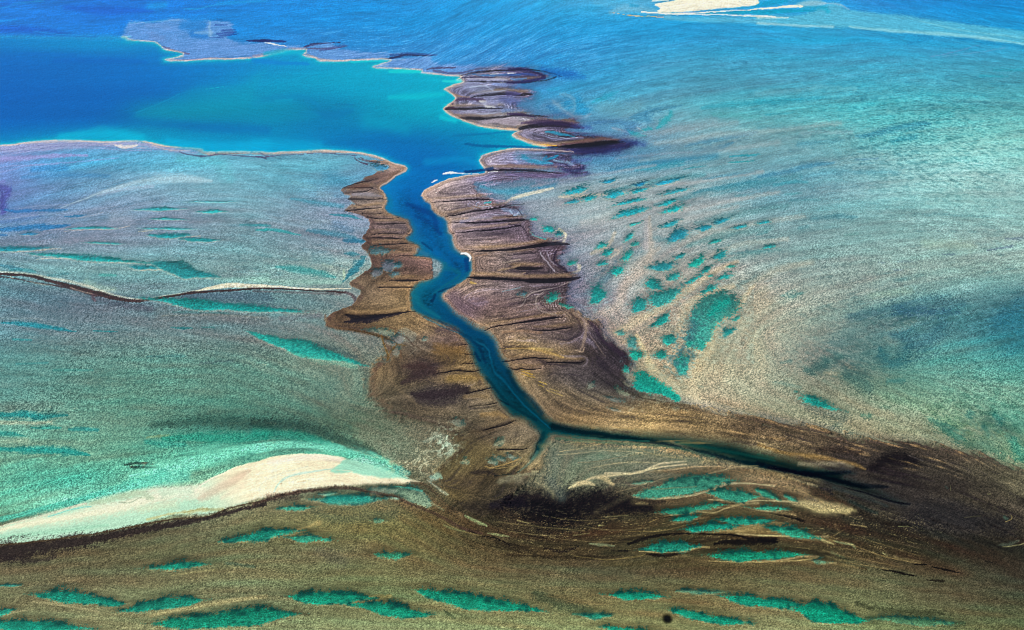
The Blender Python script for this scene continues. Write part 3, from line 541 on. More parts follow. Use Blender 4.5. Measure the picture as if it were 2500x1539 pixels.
# right-hand flats, large patches
for a in [
 "a2|350 650 40 550 680 40 700 720 20|#1a6cc0|.6|.9", "a2|550 960 45 555 962 45|#1a88c4|.75|.4", "a2|650 930 40 670 1000 55 690 1040 40|#1a8ac4|.75|.5",
 "a2|420 950 22 500 1010 18 600 1080 14 700 1085 16 760 1060 10|#90a8c8|.75|.5", "a2|500 870 20 560 880 16 620 940 14 600 1040 10|#84a8c8|.6|.7", "a2|380 980 25 450 1040 30 560 1080 14|#2c74b4|.6|.8", "a2|270 960 40 280 860 30|#3c94c4|.5|.8", "a2|470 820 16 380 830 10|#2c9cc8|.5|.8",
 "a2|780 950 8 850 920 18 930 880 22 1010 850 10|#1aa0c0|.6|.6", "a2|1130 1090 10 1200 1060 25 1400 1010 22 1600 975 8|#2a7cb0|.7|.6", "a2|1180 1100 20 1300 1100 30|#3080b4|.6|.7",
 "a2|1110 1210 10 1180 1245 20 1270 1255 6|#14a8bc|.85|.4", "a2|1240 1210 14 1300 1190 16 1330 1200 8|#18a8bc|.8|.4", "a2|1370 1190 10 1420 1150 22 1490 1080 22 1500 1030 10|#14a8bc|.8|.5", "a2|1200 1185 4 1260 1222 5|#c8b8c4|.7|.6", "a2|960 1180 8 1100 1220 8|#a4a4bc|.6|.8",
 "a2|650 1180 20 900 1130 24 1150 1150 30 1100 1220 30|#3870ac|.55|.8", "a2|700 1260 16 1100 1290 24 1250 1340 16|#3c5c98|.5|.8", "a2|1800 1000 15 2000 970 20 2456 940 25 2700 930 15|#1a9cbc|.55|.8", "a2|1900 1060 20 2300 1080 25|#48b4bc|.4|.9",
 "a2|1650 1350 12 1800 1310 22 1950 1290 24 2100 1260 22 2290 1222 8|#3a80a8|.7|.6", "a2|1350 1490 20 1600 1440 32 1900 1390 25 2080 1320 8|#307fa8|.7|.6", "a2|1200 1420 12 1500 1350 14|#5084a8|.45|.9", "a2|2050 1452 6 2200 1440 9 2330 1425 4|#18a4b4|.8|.5", "a2|2050 1502 5 2220 1500 6|#18a4ac|.7|.5",
 "a2|1300 1310 20 1500 1200 30 1900 1120 30|#8ca0b4|.5|.9", "a2|1000 1470 12 1350 1430 14 1700 1400 10|#9ca0b4|.55|.8", "a2|870 1000 50 1100 1020 60 1200 960 40|#78a4b8|.5|.9",
 "a3|900 1262 8 1000 1245 18 1150 1210 22 1300 1175 28 1500 1155 26 1600 1145 8|#2488b0|.7|.6", "a3|1250 1300 20 1450 1260 20|#1c90b4|.5|.8", "a3|380 1330 18 800 1295 12|#3090b4|.45|.8", "a3|560 830 10 900 740 18 1300 660 14|#2a9cc4|.45|.9", "a3|0 940 26 200 940 18 600 900 10|#1a98bc|.5|.8", "a3|0 860 20 500 820 20 900 820 20|#84bcd0|.45|.9", "a3|80 1060 8 320 1045 8|#1ca0bc|.6|.6",
 "a3|2050 705 7 2300 708 7|#14a4c4|.7|.6", "a3|2180 645 8 2456 648 10 2800 650 10|#1aa0c0|.6|.7", "a3|1700 1050 30 1800 1030 20|#2090a4|.5|.8", "a3|400 1220 20 850 1220 14|#90a8bc|.5|.9", "a3|0 1180 16 500 1175 10|#3c94b4|.5|.9", "a3|1700 1440 60 2200 1300 50 2600 1350 60|#98d0cc|.35|1",
 "b2|850 170 8 1000 130 22 1250 90 30 1500 50 30 1900 10 30|#2a84a8|.7|.6", "b2|1180 130 12 1350 120 20 1600 70 20|#189cb0|.55|.6", "b2|700 180 10 900 160 16 1050 110 16|#3c7ca8|.6|.7",
 "b2|80 330 20 180 330 28 280 290 16|#1878a0|.7|.6", "b2|280 300 10 380 270 28 450 240 16|#1c80a8|.7|.6", "b2|0 370 25 80 320 20 250 250 14|#3c9ab0|.5|.8", "b2|0 430 8 50 395 6 200 365 6 400 320 5|#e0dcc0|.8|.5", "b2|500 385 5 650 360 5 720 330 4|#d8d0bc|.7|.6",
 "b2|1730 350 16 1900 310 20 2100 270 20 2300 230 14|#1c88a4|.75|.6", "b2|1600 410 10 1740 355 16|#1c90a4|.6|.6", "b2|1800 220 8 2000 190 14 2280 150 8|#3084a4|.75|.5", "b2|2130 300 30 2456 230 40|#2888a4|.5|.8", "b2|2250 470 20 2456 430 30|#5094a4|.45|.9", "b2|2100 370 10 2400 380 16|#4098a4|.5|.8",
 "b2|1620 135 4 1720 115 8 1830 98 4|#189cac|.8|.4", "b2|2050 15 6 2150 10 8 2300 5 5|#1498b4|.8|.5", "b2|2030 72 4 2150 66 7 2270 52 4|#18a4b0|.85|.4", "b2|1860 95 3 2250 70 3|#b0b0b4|.5|.8",
 "b2|1350 760 20 1500 780 24 1600 700 20|#408c98|.5|.8", "b2|1850 720 14 2000 690 16|#3c949c|.5|.8", "b2|1850 850 16 2050 830 20 2456 760 20|#54949c|.4|.9", "b2|2050 910 10 2400 880 20|#3c9098|.5|.8", "b2|850 1150 40 950 1080 30 1000 990 20|#48788c|.6|.8", "b2|1150 900 40 1220 870 30|#5c8c98|.5|.8",
 "b3|0 200 10 300 150 22 450 100 24 700 70 14|#2c82a8|.7|.6", "b3|150 270 12 300 240 18 450 250 12|#14a0b4|.6|.6", "b3|400 200 20 900 150 26 1300 160 16|#2c90ac|.4|.9", "b3|900 40 10 1100 30 8|#407cb0|.5|.8", "b3|250 360 8 400 350 8|#2ca0a4|.5|.7", "b3|300 420 10 560 410 12|#3494a0|.5|.8", "b3|0 620 20 80 605 16|#2090a0|.7|.5", "b3|0 740 14 90 710 14|#2c98a0|.6|.6", "b3|500 590 16 750 560 22 900 570 14|#2c8498|.55|.8", "b3|380 670 12 460 660 14|#3c8c94|.5|.7", "b3|800 740 12 920 720 14|#5ca49c|.5|.7",
 "b3|2110 882 4 2200 865 8 2350 830 9|#4c6484|.75|.5", "b3|2280 765 10 2400 765 14 2500 750 20|#4c6484|.65|.6", "b3|1680 912 4 1760 914 8 1810 912 4|#44607c|.65|.6", "b3|1120 988 6 1170 986 6|#54708c|.5|.7", "b3|1250 1055 5 1340 1055 5|#54708c|.5|.7", "b3|1300 980 8 1450 985 10|#5c7c90|.4|.8", "b3|0 1450 90 80 1380 80|#b8a88c|.6|.9", "b3|230 1300 12 340 1290 30 420 1270 14|#3c8c88|.6|.7", "b3|1550 820 40 1950 830 40|#a8c8a8|.45|.9", "b3|1050 1290 30 1400 1260 30|#90ac94|.5|.9",
 "b3|850 1500 30 1200 1430 60 1600 1370 60 1900 1370 30|#24586c|.55|.7", "b3|2250 1500 60 2400 1400 70 2600 1250 70|#2c7088|.5|.9",
 "c3|1300 10 50 1600 10 30 1850 10 20|#24587c|.5|.7", "c3|2200 130 60 2400 60 80 2600 150 90|#30788c|.5|.9", "c3|2330 330 70 2500 280 60|#2c8090|.5|.9", "c3|1300 200 60 1500 300 90 1700 120 60|#2c6880|.5|.8", "c3|700 300 50 850 250 60|#4c787c|.45|.9",
 "c3|430 560 16 520 540 50 620 520 40|#285c5c|.75|.6", "c3|620 460 40 750 430 30|#2c6864|.6|.7", "c3|1130 340 16 1180 430 50 1250 480 50 1380 400 60|#206874|.65|.6", "c3|780 600 40 950 640 80 1000 720 50|#2c6060|.65|.7", "c3|620 570 14 700 590 30 770 600 14|#a4a488|.8|.6", "c3|1200 650 20 1350 640 20|#2c8888|.6|.7", "c3|1180 180 8 1300 150 26 1430 90 20|#94aca0|.7|.7", "c3|1180 260 20 1280 300 30|#8c9c90|.5|.8",
 "c3|220 480 10 300 465 16|#4c7c78|.6|.7", "c3|160 660 12 260 680 16 400 710 10|#64948c|.5|.7", "c3|750 770 14 900 860 20 1100 920 14|#b0a880|.7|.7", "c3|400 850 8 600 950 40 800 1000 40 680 1090 14|#50706c|.6|.7", "c3|1060 930 14 1200 950 30 1260 990 10|#c0b88c|.8|.7", "c3|850 1130 6 950 1160 10|#64a08c|.7|.6", "c3|960 960 14 1030 970 20|#4c9c8c|.7|.6",
 "c3|1130 880 14 1200 890 14|#3c6c68|.5|.7", "c3|1600 1010 30 1740 1080 50 1850 1180 40|#308c80|.75|.6", "c3|1950 950 30 1970 960 30|#3c988c|.7|.6", "c3|2180 970 30 2230 1030 36|#2c8c84|.75|.6", "c3|2080 1080 24 2120 1140 24|#34948c|.7|.6", "c3|1900 1220 40 2100 1260 50 2260 1330 40|#3c7c6c|.6|.7", "c3|2360 1200 40 2420 1320 50 2500 1300 60|#30a08c|.75|.6", "c3|2250 1150 30 1950 1080 30|#b0b88c|.5|.8",
 "c2|1900 600 60 1850 800 60 1780 900 40|#b4a484|.55|.9", "c2|1740 690 8 1800 700 12|#90b49c|.6|.6", "c2|1380 545 16 1440 550 14|#7c8478|.5|.6"]:
    ti, t, c, al, so_ = a.split('|'); stroke(ti, t, c, float(al) * .75, min(1, float(so_) + .35), 1.3)
# pale sand ridges between the right-hand pools
for a in ["b2|950 880 10 1010 870 14 1020 900 14 940 950 12|#c0b4a4|.7|.6", "b2|1050 850 12 1070 980 12 1100 860 8|#bcb0a0|.4|.8", "b2|660 1010 5 665 1050 5 620 1080 5 560 1090 3|#c8c4b0|.7|.5", "b2|1280 600 20 1290 750 30 1280 850 25|#b4acac|.6|.8", "b2|1100 1130 20 1060 1250 40 1080 1330 30|#a09494|.6|.8", "b2|1150 1040 30 1250 960 25 1400 850 20|#b4aca0|.6|.8",
          "b2|1150 1511 30 1400 1430 30 1560 1330 25 1600 1250 30 1700 1230 25|#c4b498|.7|.7", "b2|1600 1511 25 1600 1430 25 1680 1340 20 1850 1290 14|#bcae94|.7|.7", "b2|1100 1060 10 1200 1060 10|#b0a89c|.5|.8", "b2|430 690 4 520 720 6 520 760 5 420 790 5 360 760 4|#d8d0b8|.75|.5", "b2|2100 1500 40 2250 1400 50 2350 1250 60|#aca48c|.5|.9",
          "c2|1000 330 16 1180 230 14 1230 270 16 1290 400 14 1260 470 14|#bca88c|.7|.7", "c2|1270 60 30 1400 180 20 1300 250 30|#a89c88|.6|.8", "c2|1560 220 14 1570 330 14 1480 400 14 1460 470 12|#c8b494|.8|.6", "c2|1620 100 20 1560 190 14|#b8a88c|.6|.7", "c2|1900 80 16 1880 180 16 1850 300 16 1740 400 18 1700 520 20 1650 640 25|#ccb892|.75|.7", "c2|1880 100 30 1960 60 16 2050 50 12|#c0b090|.6|.8", "c2|1960 210 10 2060 230 8 2090 190 6|#c0b494|.5|.7",
          "c2|1300 560 10 1450 680 14 1600 820 14 1700 880 10|#c4b88c|.7|.6", "c2|1280 500 16 1400 560 20 1500 640 20|#a89878|.6|.8"]:
    ti, t, c, al, so_ = a.split('|'); stroke(ti, t, c, float(al), float(so_), .3)

for t, c, al, so_ in [("1435 782 8 1480 762 12 1512 742 12 1530 690 12 1565 662 11 1590 620 9 1590 570 6 1584 530 3", '#bcb0a0', .6, .8), ("1505 812 8 1560 785 9 1600 760 9 1660 720 9 1695 700 8 1750 662 7 1800 640 5", '#c6b698', .75, .7), ("1632 884 8 1650 838 7 1660 792 7 1684 748 8 1722 718 7 1790 702 7", '#c8b696', .75, .7),
   ("1555 822 5 1580 868 8 1592 900 10 1650 948 11 1700 990 12", '#d0c094', .8, .7), ("1741 785 10 1733 840 12 1704 889 14 1690 935 16 1705 985 16 1760 1010 10", '#d0bc92', .8, .8), ("1750 782 8 1795 756 8 1818 730 7 1840 700 5", '#ccba96', .75, .7), ("1236 497 2 1262 484 4 1300 472 4 1350 460 2.5", '#e0dac4', .8, .6), ("1365 482 3 1420 480 4 1470 476 3 1525 472 3", '#c8c0ac', .7, .7), ("1440 620 4 1475 606 6 1492 590 5 1500 570 4", '#c4b8a0', .6, .7), ("1410 650 4 1412 662 4 1395 668 2", '#ccc4a8', .7, .6),
   ("1375 592 4 1380 575 3 1365 560 3", '#ded6bc', .8, .5), ("1300 455 3 1400 435 4 1500 420 4 1600 405 3", '#a8a8b0', .5, .8), ("1540 500 4 1640 488 5 1740 470 4", '#b0acac', .5, .8), ("1600 560 5 1700 530 6 1800 505 4", '#b0b0ac', .45, .8), ("1660 600 6 1720 575 7 1820 560 5", '#b0b0a4', .45, .8), ("1420 545 8 1500 530 10 1560 520 8", '#b4b0ac', .45, .9)]:
    stroke('z0', t, c, al, so_, .5)
for t, c, al, so_ in [("1480 470 3 1560 452 5 1640 436 6 1720 428 4", '#3c98a4', .5, .9), ("1600 500 4 1700 478 7 1820 452 8 1950 430 6", '#3a92a0', .45, 1), ("1700 545 5 1800 520 7 1920 505 6", '#4a989c', .45, 1), ("1680 600 5 1760 575 8 1880 560 7", '#4a9494', .45, 1), ("1760 640 4 1840 618 6 1900 610 4", '#4a9090', .4, 1),
   ("1620 455 3 1740 440 4 1860 418 4", '#b4b0b0', .5, .9), ("1640 520 4 1760 497 5 1900 470 5", '#b8b4b0', .5, .9), ("1700 575 4 1820 548 5 1960 530 5", '#b4b4a8', .45, .9), ("1700 640 5 1800 600 6 1920 585 5", '#b8b4a4', .5, .9), ("1560 395 4 1700 375 6 1900 350 6", '#a0acb4', .45, 1), ("1600 352 5 1760 330 7 1900 318 7 2050 300 5", '#a8b0b8', .45, 1), ("1500 345 5 1640 318 6 1800 300 5", '#98a4b4', .4, 1), ("1820 700 7 1900 660 8 1980 640 6", '#b8b49c', .45, 1), ("1800 780 10 1850 850 14 1860 930 14", '#c0b494', .45, 1)]:
    stroke('z0', t, c, al, so_, .9)
# left-hand flats
for a in ["b0|-800 80 50 0 40 24 400 10 18 800 0 10|#a09cd4|.75|.7", "b0|0 150 6 300 90 6 700 60 6 1100 20 4|#8a9cd0|.6|.8", "b0|0 110 4 130 90 4 500 85 4 520 70 3|#98a4d8|.6|.7", "b0|-900 350 120 0 300 30 20 400 45 30 520 25|#5054a4|.8|.8", "b0|-300 400 60 0 330 12 12 480 15|#40488c|.6|.8", "b0|80 210 3 100 280 3 40 400 3 30 470 3|#4c68c4|.4|.8", "b0|0 250 20 30 240 14|#8084cc|.6|.8",
 "b0|560 480 6 760 410 8 900 360 14 1150 285 24 1400 225 34 1700 220 36 1950 240 12|#b8d0da|.62|.9", "b0|900 380 12 1150 320 14 1400 290 16|#b0bcd0|.5|.9", "b0|1650 30 30 2000 60 50 2100 200 50|#68bcc8|.45|1", "b0|300 130 20 600 120 24|#2c84c0|.5|.9", "b0|200 200 14 700 180 20 1000 190 16|#3c88c0|.4|.9",
 "b0|40 500 8 150 520 14 300 512 14 380 503 4|#1c70b4|.7|.6", "b0|330 512 5 500 505 14 620 498 5|#1c74b0|.7|.6", "b0|590 560 4 700 560 14 800 548 4|#1c7cb0|.75|.5", "b0|0 690 14 200 675 24 450 655 22 645 642 5|#1c74b0|.75|.6", "b0|0 620 14 200 600 14 400 560 8|#5078b0|.5|.9", "b0|-200 750 12 60 738 8|#2070b0|.7|.6",
 "b0|180 492 3 400 460 4 700 450 3|#94a4c0|.5|.8", "b0|0 590 6 300 560 7 700 520 7 1200 450 5|#94a4bc|.45|.9", "b0|640 580 4 800 565 6 950 530 5|#a4a8b4|.6|.8", "b0|0 570 8 350 550 8|#7c8cb8|.5|.9",
 "b0|1050 580 60 1200 600 60|#909cac|.5|1", "b0|580 700 3 750 692 3 900 685 4 1100 665 3 1200 650 3|#c4bcb4|.75|.6", "b0|400 700 5 500 680 6 640 672 4|#9c9cac|.5|.8", "b0|2220 640 8 2456 650 12|#2c8c94|.6|.6", "b0|2360 692 8 2456 690 12|#2c9498|.6|.6",
 "b0|1270 700 3 1400 690 4|#c8c4a4|.6|.6", "b0|1600 765 4 1700 750 4 1850 742 3|#b8b4a8|.7|.6", "b0|300 880 4 0 888 4|#c8c4b4|.7|.6", "b0|300 882 3 450 868 6 560 866 3|#c0b8a4|.7|.6", "b0|340 957 3 640 955 4 900 975 5 1200 993 5 1430 985 3|#ccc8b8|.75|.6", "b0|1300 1062 4 1500 1052 7 1580 1062 4|#c4c4ac|.7|.6",
 "b0|0 1015 12 100 1035 16 200 1050 10|#2c7c94|.55|.8", "b0|80 1060 8 250 1060 14 330 1080 6|#2c8c94|.55|.7", "b0|920 1105 10 1060 1112 12|#3c9c94|.6|.7", "b0|450 1105 10 620 1100 10|#4c949c|.5|.8", "b0|800 1180 40 900 1220 36 1050 1240 24|#a8ccb8|.55|.9", "b0|930 1240 3 1050 1240 5|#c8d4bc|.6|.7", "b0|2000 1150 20 2456 1130 36|#8cc4b8|.55|.9", "b0|1100 1260 30 1500 1260 30 1800 1210 20|#84b4b0|.4|1", "b0|1550 1090 6 1750 1100 10 1950 1140 8|#a0c4b0|.5|.8",
 "b0|1700 1290 30 2100 1300 50 2456 1310 60|#40566c|.55|.7", "b0|900 1320 25 1150 1380 30 1400 1420 30|#4c4c5c|.5|.9", "b0|0 1200 60 300 1260 60 600 1330 50|#4c6878|.4|1", "b0|1650 1450 12 1850 1460 16|#34606c|.5|.7", "b0|1500 1480 6 2000 1470 8 2456 1500 8|#98a090|.4|.8",
 "b1|200 1030 10 400 1055 34 600 1090 30 750 1125 10|#2c9494|.65|.7", "b1|560 960 40 700 980 30|#588c94|.4|.9", "b1|820 1165 5 880 1090 24 960 1010 35 1010 960 12|#1f7488|.8|.6", "b1|840 910 8 900 912 18 970 915 8|#2c8090|.7|.6", "b1|980 940 8 1030 942 9|#2c8490|.7|.6", "b1|500 690 14 700 720 28 850 740 24 980 800 20|#34829a|.6|.7", "b1|30 688 6 250 700 14 440 735 5|#24a0a4|.7|.6", "b1|0 645 8 150 655 8|#3c98a4|.6|.6", "b1|700 540 6 850 555 16 990 585 5|#288ca0|.75|.5", "b1|350 400 10 600 440 28 820 475 16|#3c94ac|.55|.8", "b1|850 790 20 1030 798 12|#267090|.75|.6", "b1|700 200 60 850 260 50|#3c8cac|.5|.9", "b1|550 300 20 350 250 20|#78b0bc|.4|1", "b1|750 640 30 900 700 30|#48789c|.4|.9", "b1|820 1060 10 830 1140 10|#b0c8a8|.7|.7", "b1|720 1030 12 640 1010 12|#a8bca8|.4|.8",
 "b1|0 1150 26 300 1175 26 800 1170 16|#94c4b4|.6|.8", "b1|450 620 20 700 610 14|#94a8b0|.4|.9", "b1|700 380 30 600 350 20|#9cb4bc|.3|1", "b1|0 1320 60 300 1320 80 700 1360 60|#4c7078|.35|1", "b1|300 1470 20 700 1440 20|#7c9488|.4|.9", "b1|600 1480 30 250 1500 20|#706c74|.5|.9",
 "c0|1600 10 8 1900 10 10 2100 20 8|#2c7c7c|.5|.7", "c0|1500 30 60 2000 50 50 2456 70 40|#6c6464|.35|1", "c0|20 110 8 200 120 18 350 135 22 550 165 16 700 188 5|#1c8c9c|.8|.6", "c0|860 182 6 1000 186 8 1090 190 4|#1c8890|.75|.5", "c0|1580 150 6 1700 156 12 1780 156 5|#207c80|.75|.5", "c0|1850 150 5 1970 150 7|#2c7c7c|.6|.6", "c0|120 265 8 290 266 8|#2c8c90|.65|.6", "c0|1350 420 8 1700 415 16|#3c8080|.45|.9", "c0|1850 480 12 2150 460 14|#445c60|.5|.9", "c0|150 490 10 440 480 10|#3c9494|.5|.8", "c0|500 550 12 860 545 12|#3c9088|.5|.8", "c0|0 70 12 400 80 8|#8c9c9c|.35|1",
 "c0|-800 960 40 0 965 30 200 955 36 400 970 26 620 960 8|#188c8c|.8|.6", "c0|420 950 30 600 950 20|#2c6c68|.5|.9", "c0|-300 1030 18 200 1032 14 480 1026 6|#a4b498|.7|.7", "c0|290 1076 8 450 1078 18 560 1080 8|#289084|.75|.6", "c0|640 1095 12 760 1092 24 900 1100 14|#288c88|.75|.6", "c0|-200 1120 18 50 1130 22 240 1155 5|#248c84|.75|.6", "c0|0 1210 22 250 1190 22|#98b498|.6|.9", "c0|-400 1270 34 40 1275 20 300 1282 28 600 1295 32 830 1325 8|#1a948c|.8|.6", "c0|1350 1210 20 1500 1230 26 1700 1230 20|#289484|.6|.8", "c0|1150 1420 10 1250 1405 10 1400 1415 8|#16302c|.7|.6", "c0|1200 1445 8 1400 1445 12 1600 1455 8|#16302c|.75|.6", "c0|1350 1170 10 1550 1150 10|#98ac78|.5|.8",
 "c0|1400 1050 30 2000 1020 60 2456 1060 60|#2c4c44|.55|.8", "c1|0 1040 40 400 1060 60 700 1150 50 1000 1270 40 1150 1330 20|#2a443c|.6|.7", "c0|1500 1180 20 1800 1170 40 2200 1180 50 2456 1160 40|#249880|.7|.7", "c1|0 1130 40 400 1160 44 650 1230 36 900 1310 24|#249880|.65|.7", "c1|1000 1120 80 1200 1240 60|#8c8868|.4|1", "c1|900 600 60 800 900 60|#7c8c78|.35|1",
 "c1|200 255 10 400 290 24 700 340 26 950 430 20|#3c5458|.55|.8",
 ]:
    ti, t, c, al, so_ = a.split('|'); stroke(ti, t, c, float(al), float(so_), .8)

def run(lst, mot=.8, **k):
    for a in lst:
        ti, t, c, al, so_ = a.split('|'); stroke(ti, t, c, float(al), float(so_), mot, **k)
# ================================================================== 2. the long curved sandbars
run(["c0|1200 1530 30 1500 1460 60 1800 1380 70 2100 1310 60 2456 1270 50|#78d8b8|.95|.6", "c1|0 1275 46 300 1240 34 600 1255 36 900 1320 50 1150 1400 50 1330 1470 36|#78d4b8|.9|.6", "d0|-700 640 60 0 500 24 300 430 26 800 300 36 1200 180 50 1500 90 50|#50bca4|.85|.6", "d0|1000 250 30 1400 140 60 1700 90 60|#6cd0b4|.85|.7", "c1|500 1320 20 850 1330 30 1100 1400 50 1300 1480 40|#60c4a4|.7|.8"], .9)
s, m = blob(SANDLOW, '#b8dcc2', .97, 5, 1.0)
sandlow = np.zeros((H, W), np.float32); sandlow[s] = m
own(s, m > .5, 'sand_spit', 'pale greenish sand spit running from the cream sandbar to the left edge', 'sand spit', 'banks of mud and sand around the bay')
run(["d0|-600 740 40 0 592 24 300 530 36 700 470 40 900 420 54 1150 380 66 1400 300 70 1700 250 60 1850 250 50|#efe6ca|.85|.95", "d0|0 560 6 400 460 10 800 350 10|#d8d4bc|.8|.6", "d0|850 350 16 1100 290 30 1300 260 30 1400 300 20|#b0c4a4|.7|.7", "d0|1100 340 6 1200 340 5 1300 290 4|#90a088|.5|.7", "d0|450 470 5 700 400 6 850 380 5|#7cd0c8|.6|.6", "d0|1500 260 30 1750 240 30|#c4dcc0|.7|.9", "d0|1350 500 10 1600 440 10 1900 400 20|#c8c08c|.7|.7", "d0|1700 430 4 1850 400 8 2050 400 14|#948850|.5|.8", "d0|1300 400 30 1600 360 40|#ccd8b8|.6|.9", "d0|0 660 20 600 600 20 1000 550 14|#9cccb0|.6|.8"], .8)
s, m = blob(SAND, '#f8ebca', 0, 4.2, .5, sp=True)
s, d = polysd(spl(SAND, True, 4), 30); m = sm(-4.2, 4.2, d + .5 * W1[s]) * sm(452, 640, PX[s] + .9 * (1215 - PY[s]) + 12 * F1[s]); mixin(s, m.astype(np.float32), hx('#f8ebca')); land[s] = np.maximum(land[s], m * .6)
sandm = np.zeros((H, W), np.float32); sandm[s] = m
own(s, m > .22, 'sandbar', 'large cream crescent sandbar in the lower left, beside the dark brown weed band', 'sandbar', 'banks of mud and sand around the bay')
run(["d0|1830 300 16 1900 270 40 2050 200 40 2220 110 30 2300 60 16|#d4bca4|.65|.8", "d0|1790 240 3 1850 180 4 2000 100 4 2200 20 4|#f8e4d0|.8|.6", "d0|2290 60 8 2250 180 24 2050 300 20|#e8dcc0|.6|.8", "d1|190 250 5 230 180 8 330 110 10 550 60 8 700 30 6|#b8dcd0|.7|.7", "d1|60 260 4 70 180 5 200 100 6 500 20 6|#d8e0cc|.5|.7", "d1|370 220 4 380 150 4 450 100 4|#dcd8b8|.5|.7", "d1|530 190 4 520 130 4|#dcd4b8|.5|.7", "c1|150 1420 20 500 1360 24 800 1380 20|#f4e8d8|.6|.8", "c1|300 1400 3 700 1380 3|#e0d8c4|.6|.7", "d1|850 160 20 1100 140 20 1300 150 14|#f0e4c4|.6|.8"], .2)  # includes a pinkish shadow and lit upper edge painted into the sand colour
s, m = blob(tp('d1', "700 55 760 0 850 -60 1000 -70 1150 -20 1300 60 1440 128 1300 122 1200 118 1050 100 940 80 890 66 800 76"), '#98d8c0', .85, 4, 1.0)
run(["d1|730 40 4 900 60 4 880 70 3|#e8dcc0|.5|.6", "d1|1100 -20 30 1250 40 30 1380 80 24|#7cc8b0|.7|.8"], 1)
# speckle of weed clumps scattered over the pale shallows
wd = sm(.75, 1.15, CL + .5 * W1) * np.clip(sm(-6, 60, Y - 1075) * sm(1180, 1120, Y - .0 * X) * (X < 1000) * (X > 560), 0, 1) * (1 - sandm)
mixin(np.s_[:, :], (wd * .6).astype(np.float32), hx('#1c5c50'))

# far-left brown creek with its cream levee
run(["b0|-1500 1000 10 0 1078 7 300 1103 8 500 1138 10 800 1203 14 1000 1272 8 1280 1326 6 1500 1298 5 1850 1245 6|#d8d4bc|.62|.95", "b0|1810 1252 4 1950 1225 14 2100 1198 22 2300 1208 20 2456 1214 16|#eadebe|.95|.4",
     "b1|0 1213 14 200 1212 10 400 1226 7 600 1233 6 900 1226 4|#e8dcc0|.9|.5", "b1|900 1170 14 940 1210 14 1000 1240 8|#b4a890|.7|.6"], .3)
s, al = stroke('b0', "-1500 1015 14 0 1096 12 300 1117 14 500 1170 16 700 1220 19 900 1272 22 1050 1312 20 1250 1342 13 1500 1312 11 1800 1266 11 2100 1247 9 2456 1230 8 2740 1240 6 3000 1252 7 3190 1266 10", '#38282a', .92, .35, .4)
own(s, al > .45, 'weed_ridge', 'thin dark brown weed line winding in from the left edge, edged with cream sand', 'weed ridge', 'dark weed ridges')
run(["b0|-200 1135 6 0 1126 6 100 1136 6 300 1168 6 500 1198 8 700 1238 10 880 1290 14|#40343a|.85|.5", "b0|90 1120 4 120 1140 3|#c8b898|.7|.5", "b0|290 1165 5 400 1190 6 480 1198 4|#8c9c94|.7|.5", "b0|640 1215 4 740 1250 6 850 1275 4|#a89c90|.6|.6", "b0|850 1290 20 870 1340 12|#54404a|.7|.6", "b1|850 1262 10 920 1300 14 935 1365 14 870 1430 8|#54444a|.7|.6", "b1|0 1255 10 400 1262 10 800 1280 14|#5c5054|.5|.8"], .5)

# ================================================================== 3. exposed mud along the creek
mud = scat(MUD, 34, 17)
wf = (.30 * sm(420, 480, Y) * sm(860, 760, Y))[..., None]
mud += (hx('#80664e') - mud) * wf
mud = mud.mean(-1, keepdims=True) + (mud - mud.mean(-1, keepdims=True)) * .86; mud[..., 1] *= 1.015
mud *= (1 + .20 * sm(1000, 1040, X) * sm(425, 450, Y) * sm(900, 760, Y) - .0)[..., None]
mud += (hx('#5c4c40') - mud) * (.30 * sm(1850, 2000, X))[..., None]
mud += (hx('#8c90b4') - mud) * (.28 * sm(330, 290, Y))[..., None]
east = sm(1100, 1180, X)
west = sm(1040, 980, X) * sm(790, 880, Y)
soft_e = 1.6 + 4.5 * sm(700, 1000, Y) + 5 * east + 9 * west + 20 * sm(1225, 1270, Y) * east
m = sm(-soft_e, soft_e, mud_sd + (1.2 + 2.5 * sm(760, 1000, Y) + 3.5 * east + 4 * west) * (W1 * .5 + L2 * 1.2 + .5 * CL + .8 * CL2 * west + 1.2 * F1 * west))
m = np.where(mud_sd < -30, 0, m).astype(np.float32)
hal = sm(-26, 2, mud_sd) * east * sm(1120, 1020, Y) * (1 - m)
mixin(np.s_[:, :], (hal * (.42 + .22 * L2 + .1 * L1)).clip(0, .8).astype(np.float32), hx('#4c5070'))
mudm = m
edge = sm(-9, -1, mud_sd) * (1 - m) * sm(560, 430, Y) * 0 
img += (mud - img) * m[..., None]
land = np.maximum(land, m)
dk = sm(11, 1, np.abs(mud_sd - 6)) * sm(16, 40, -bay_sd) * m * sm(1250, 1100, Y)     # weed-dark outer margin
mixin(np.s_[:, :], (dk * (.28 + .2 * L2).clip(0, .6)).astype(np.float32), hx('#3c2c2c'))
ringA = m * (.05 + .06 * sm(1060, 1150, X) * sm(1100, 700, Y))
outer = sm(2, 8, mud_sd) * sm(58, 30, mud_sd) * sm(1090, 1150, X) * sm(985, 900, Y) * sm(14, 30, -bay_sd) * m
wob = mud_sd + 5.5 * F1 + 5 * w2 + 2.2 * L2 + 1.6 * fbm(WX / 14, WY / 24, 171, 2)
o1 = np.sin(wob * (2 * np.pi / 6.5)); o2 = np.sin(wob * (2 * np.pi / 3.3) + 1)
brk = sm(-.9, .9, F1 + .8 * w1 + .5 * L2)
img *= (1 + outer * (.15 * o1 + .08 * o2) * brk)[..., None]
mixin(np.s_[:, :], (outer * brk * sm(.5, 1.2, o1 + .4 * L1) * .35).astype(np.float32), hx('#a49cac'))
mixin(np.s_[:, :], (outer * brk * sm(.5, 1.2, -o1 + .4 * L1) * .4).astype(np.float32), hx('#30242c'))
hn = hmap + 1.5 * F1 + .8 * L2
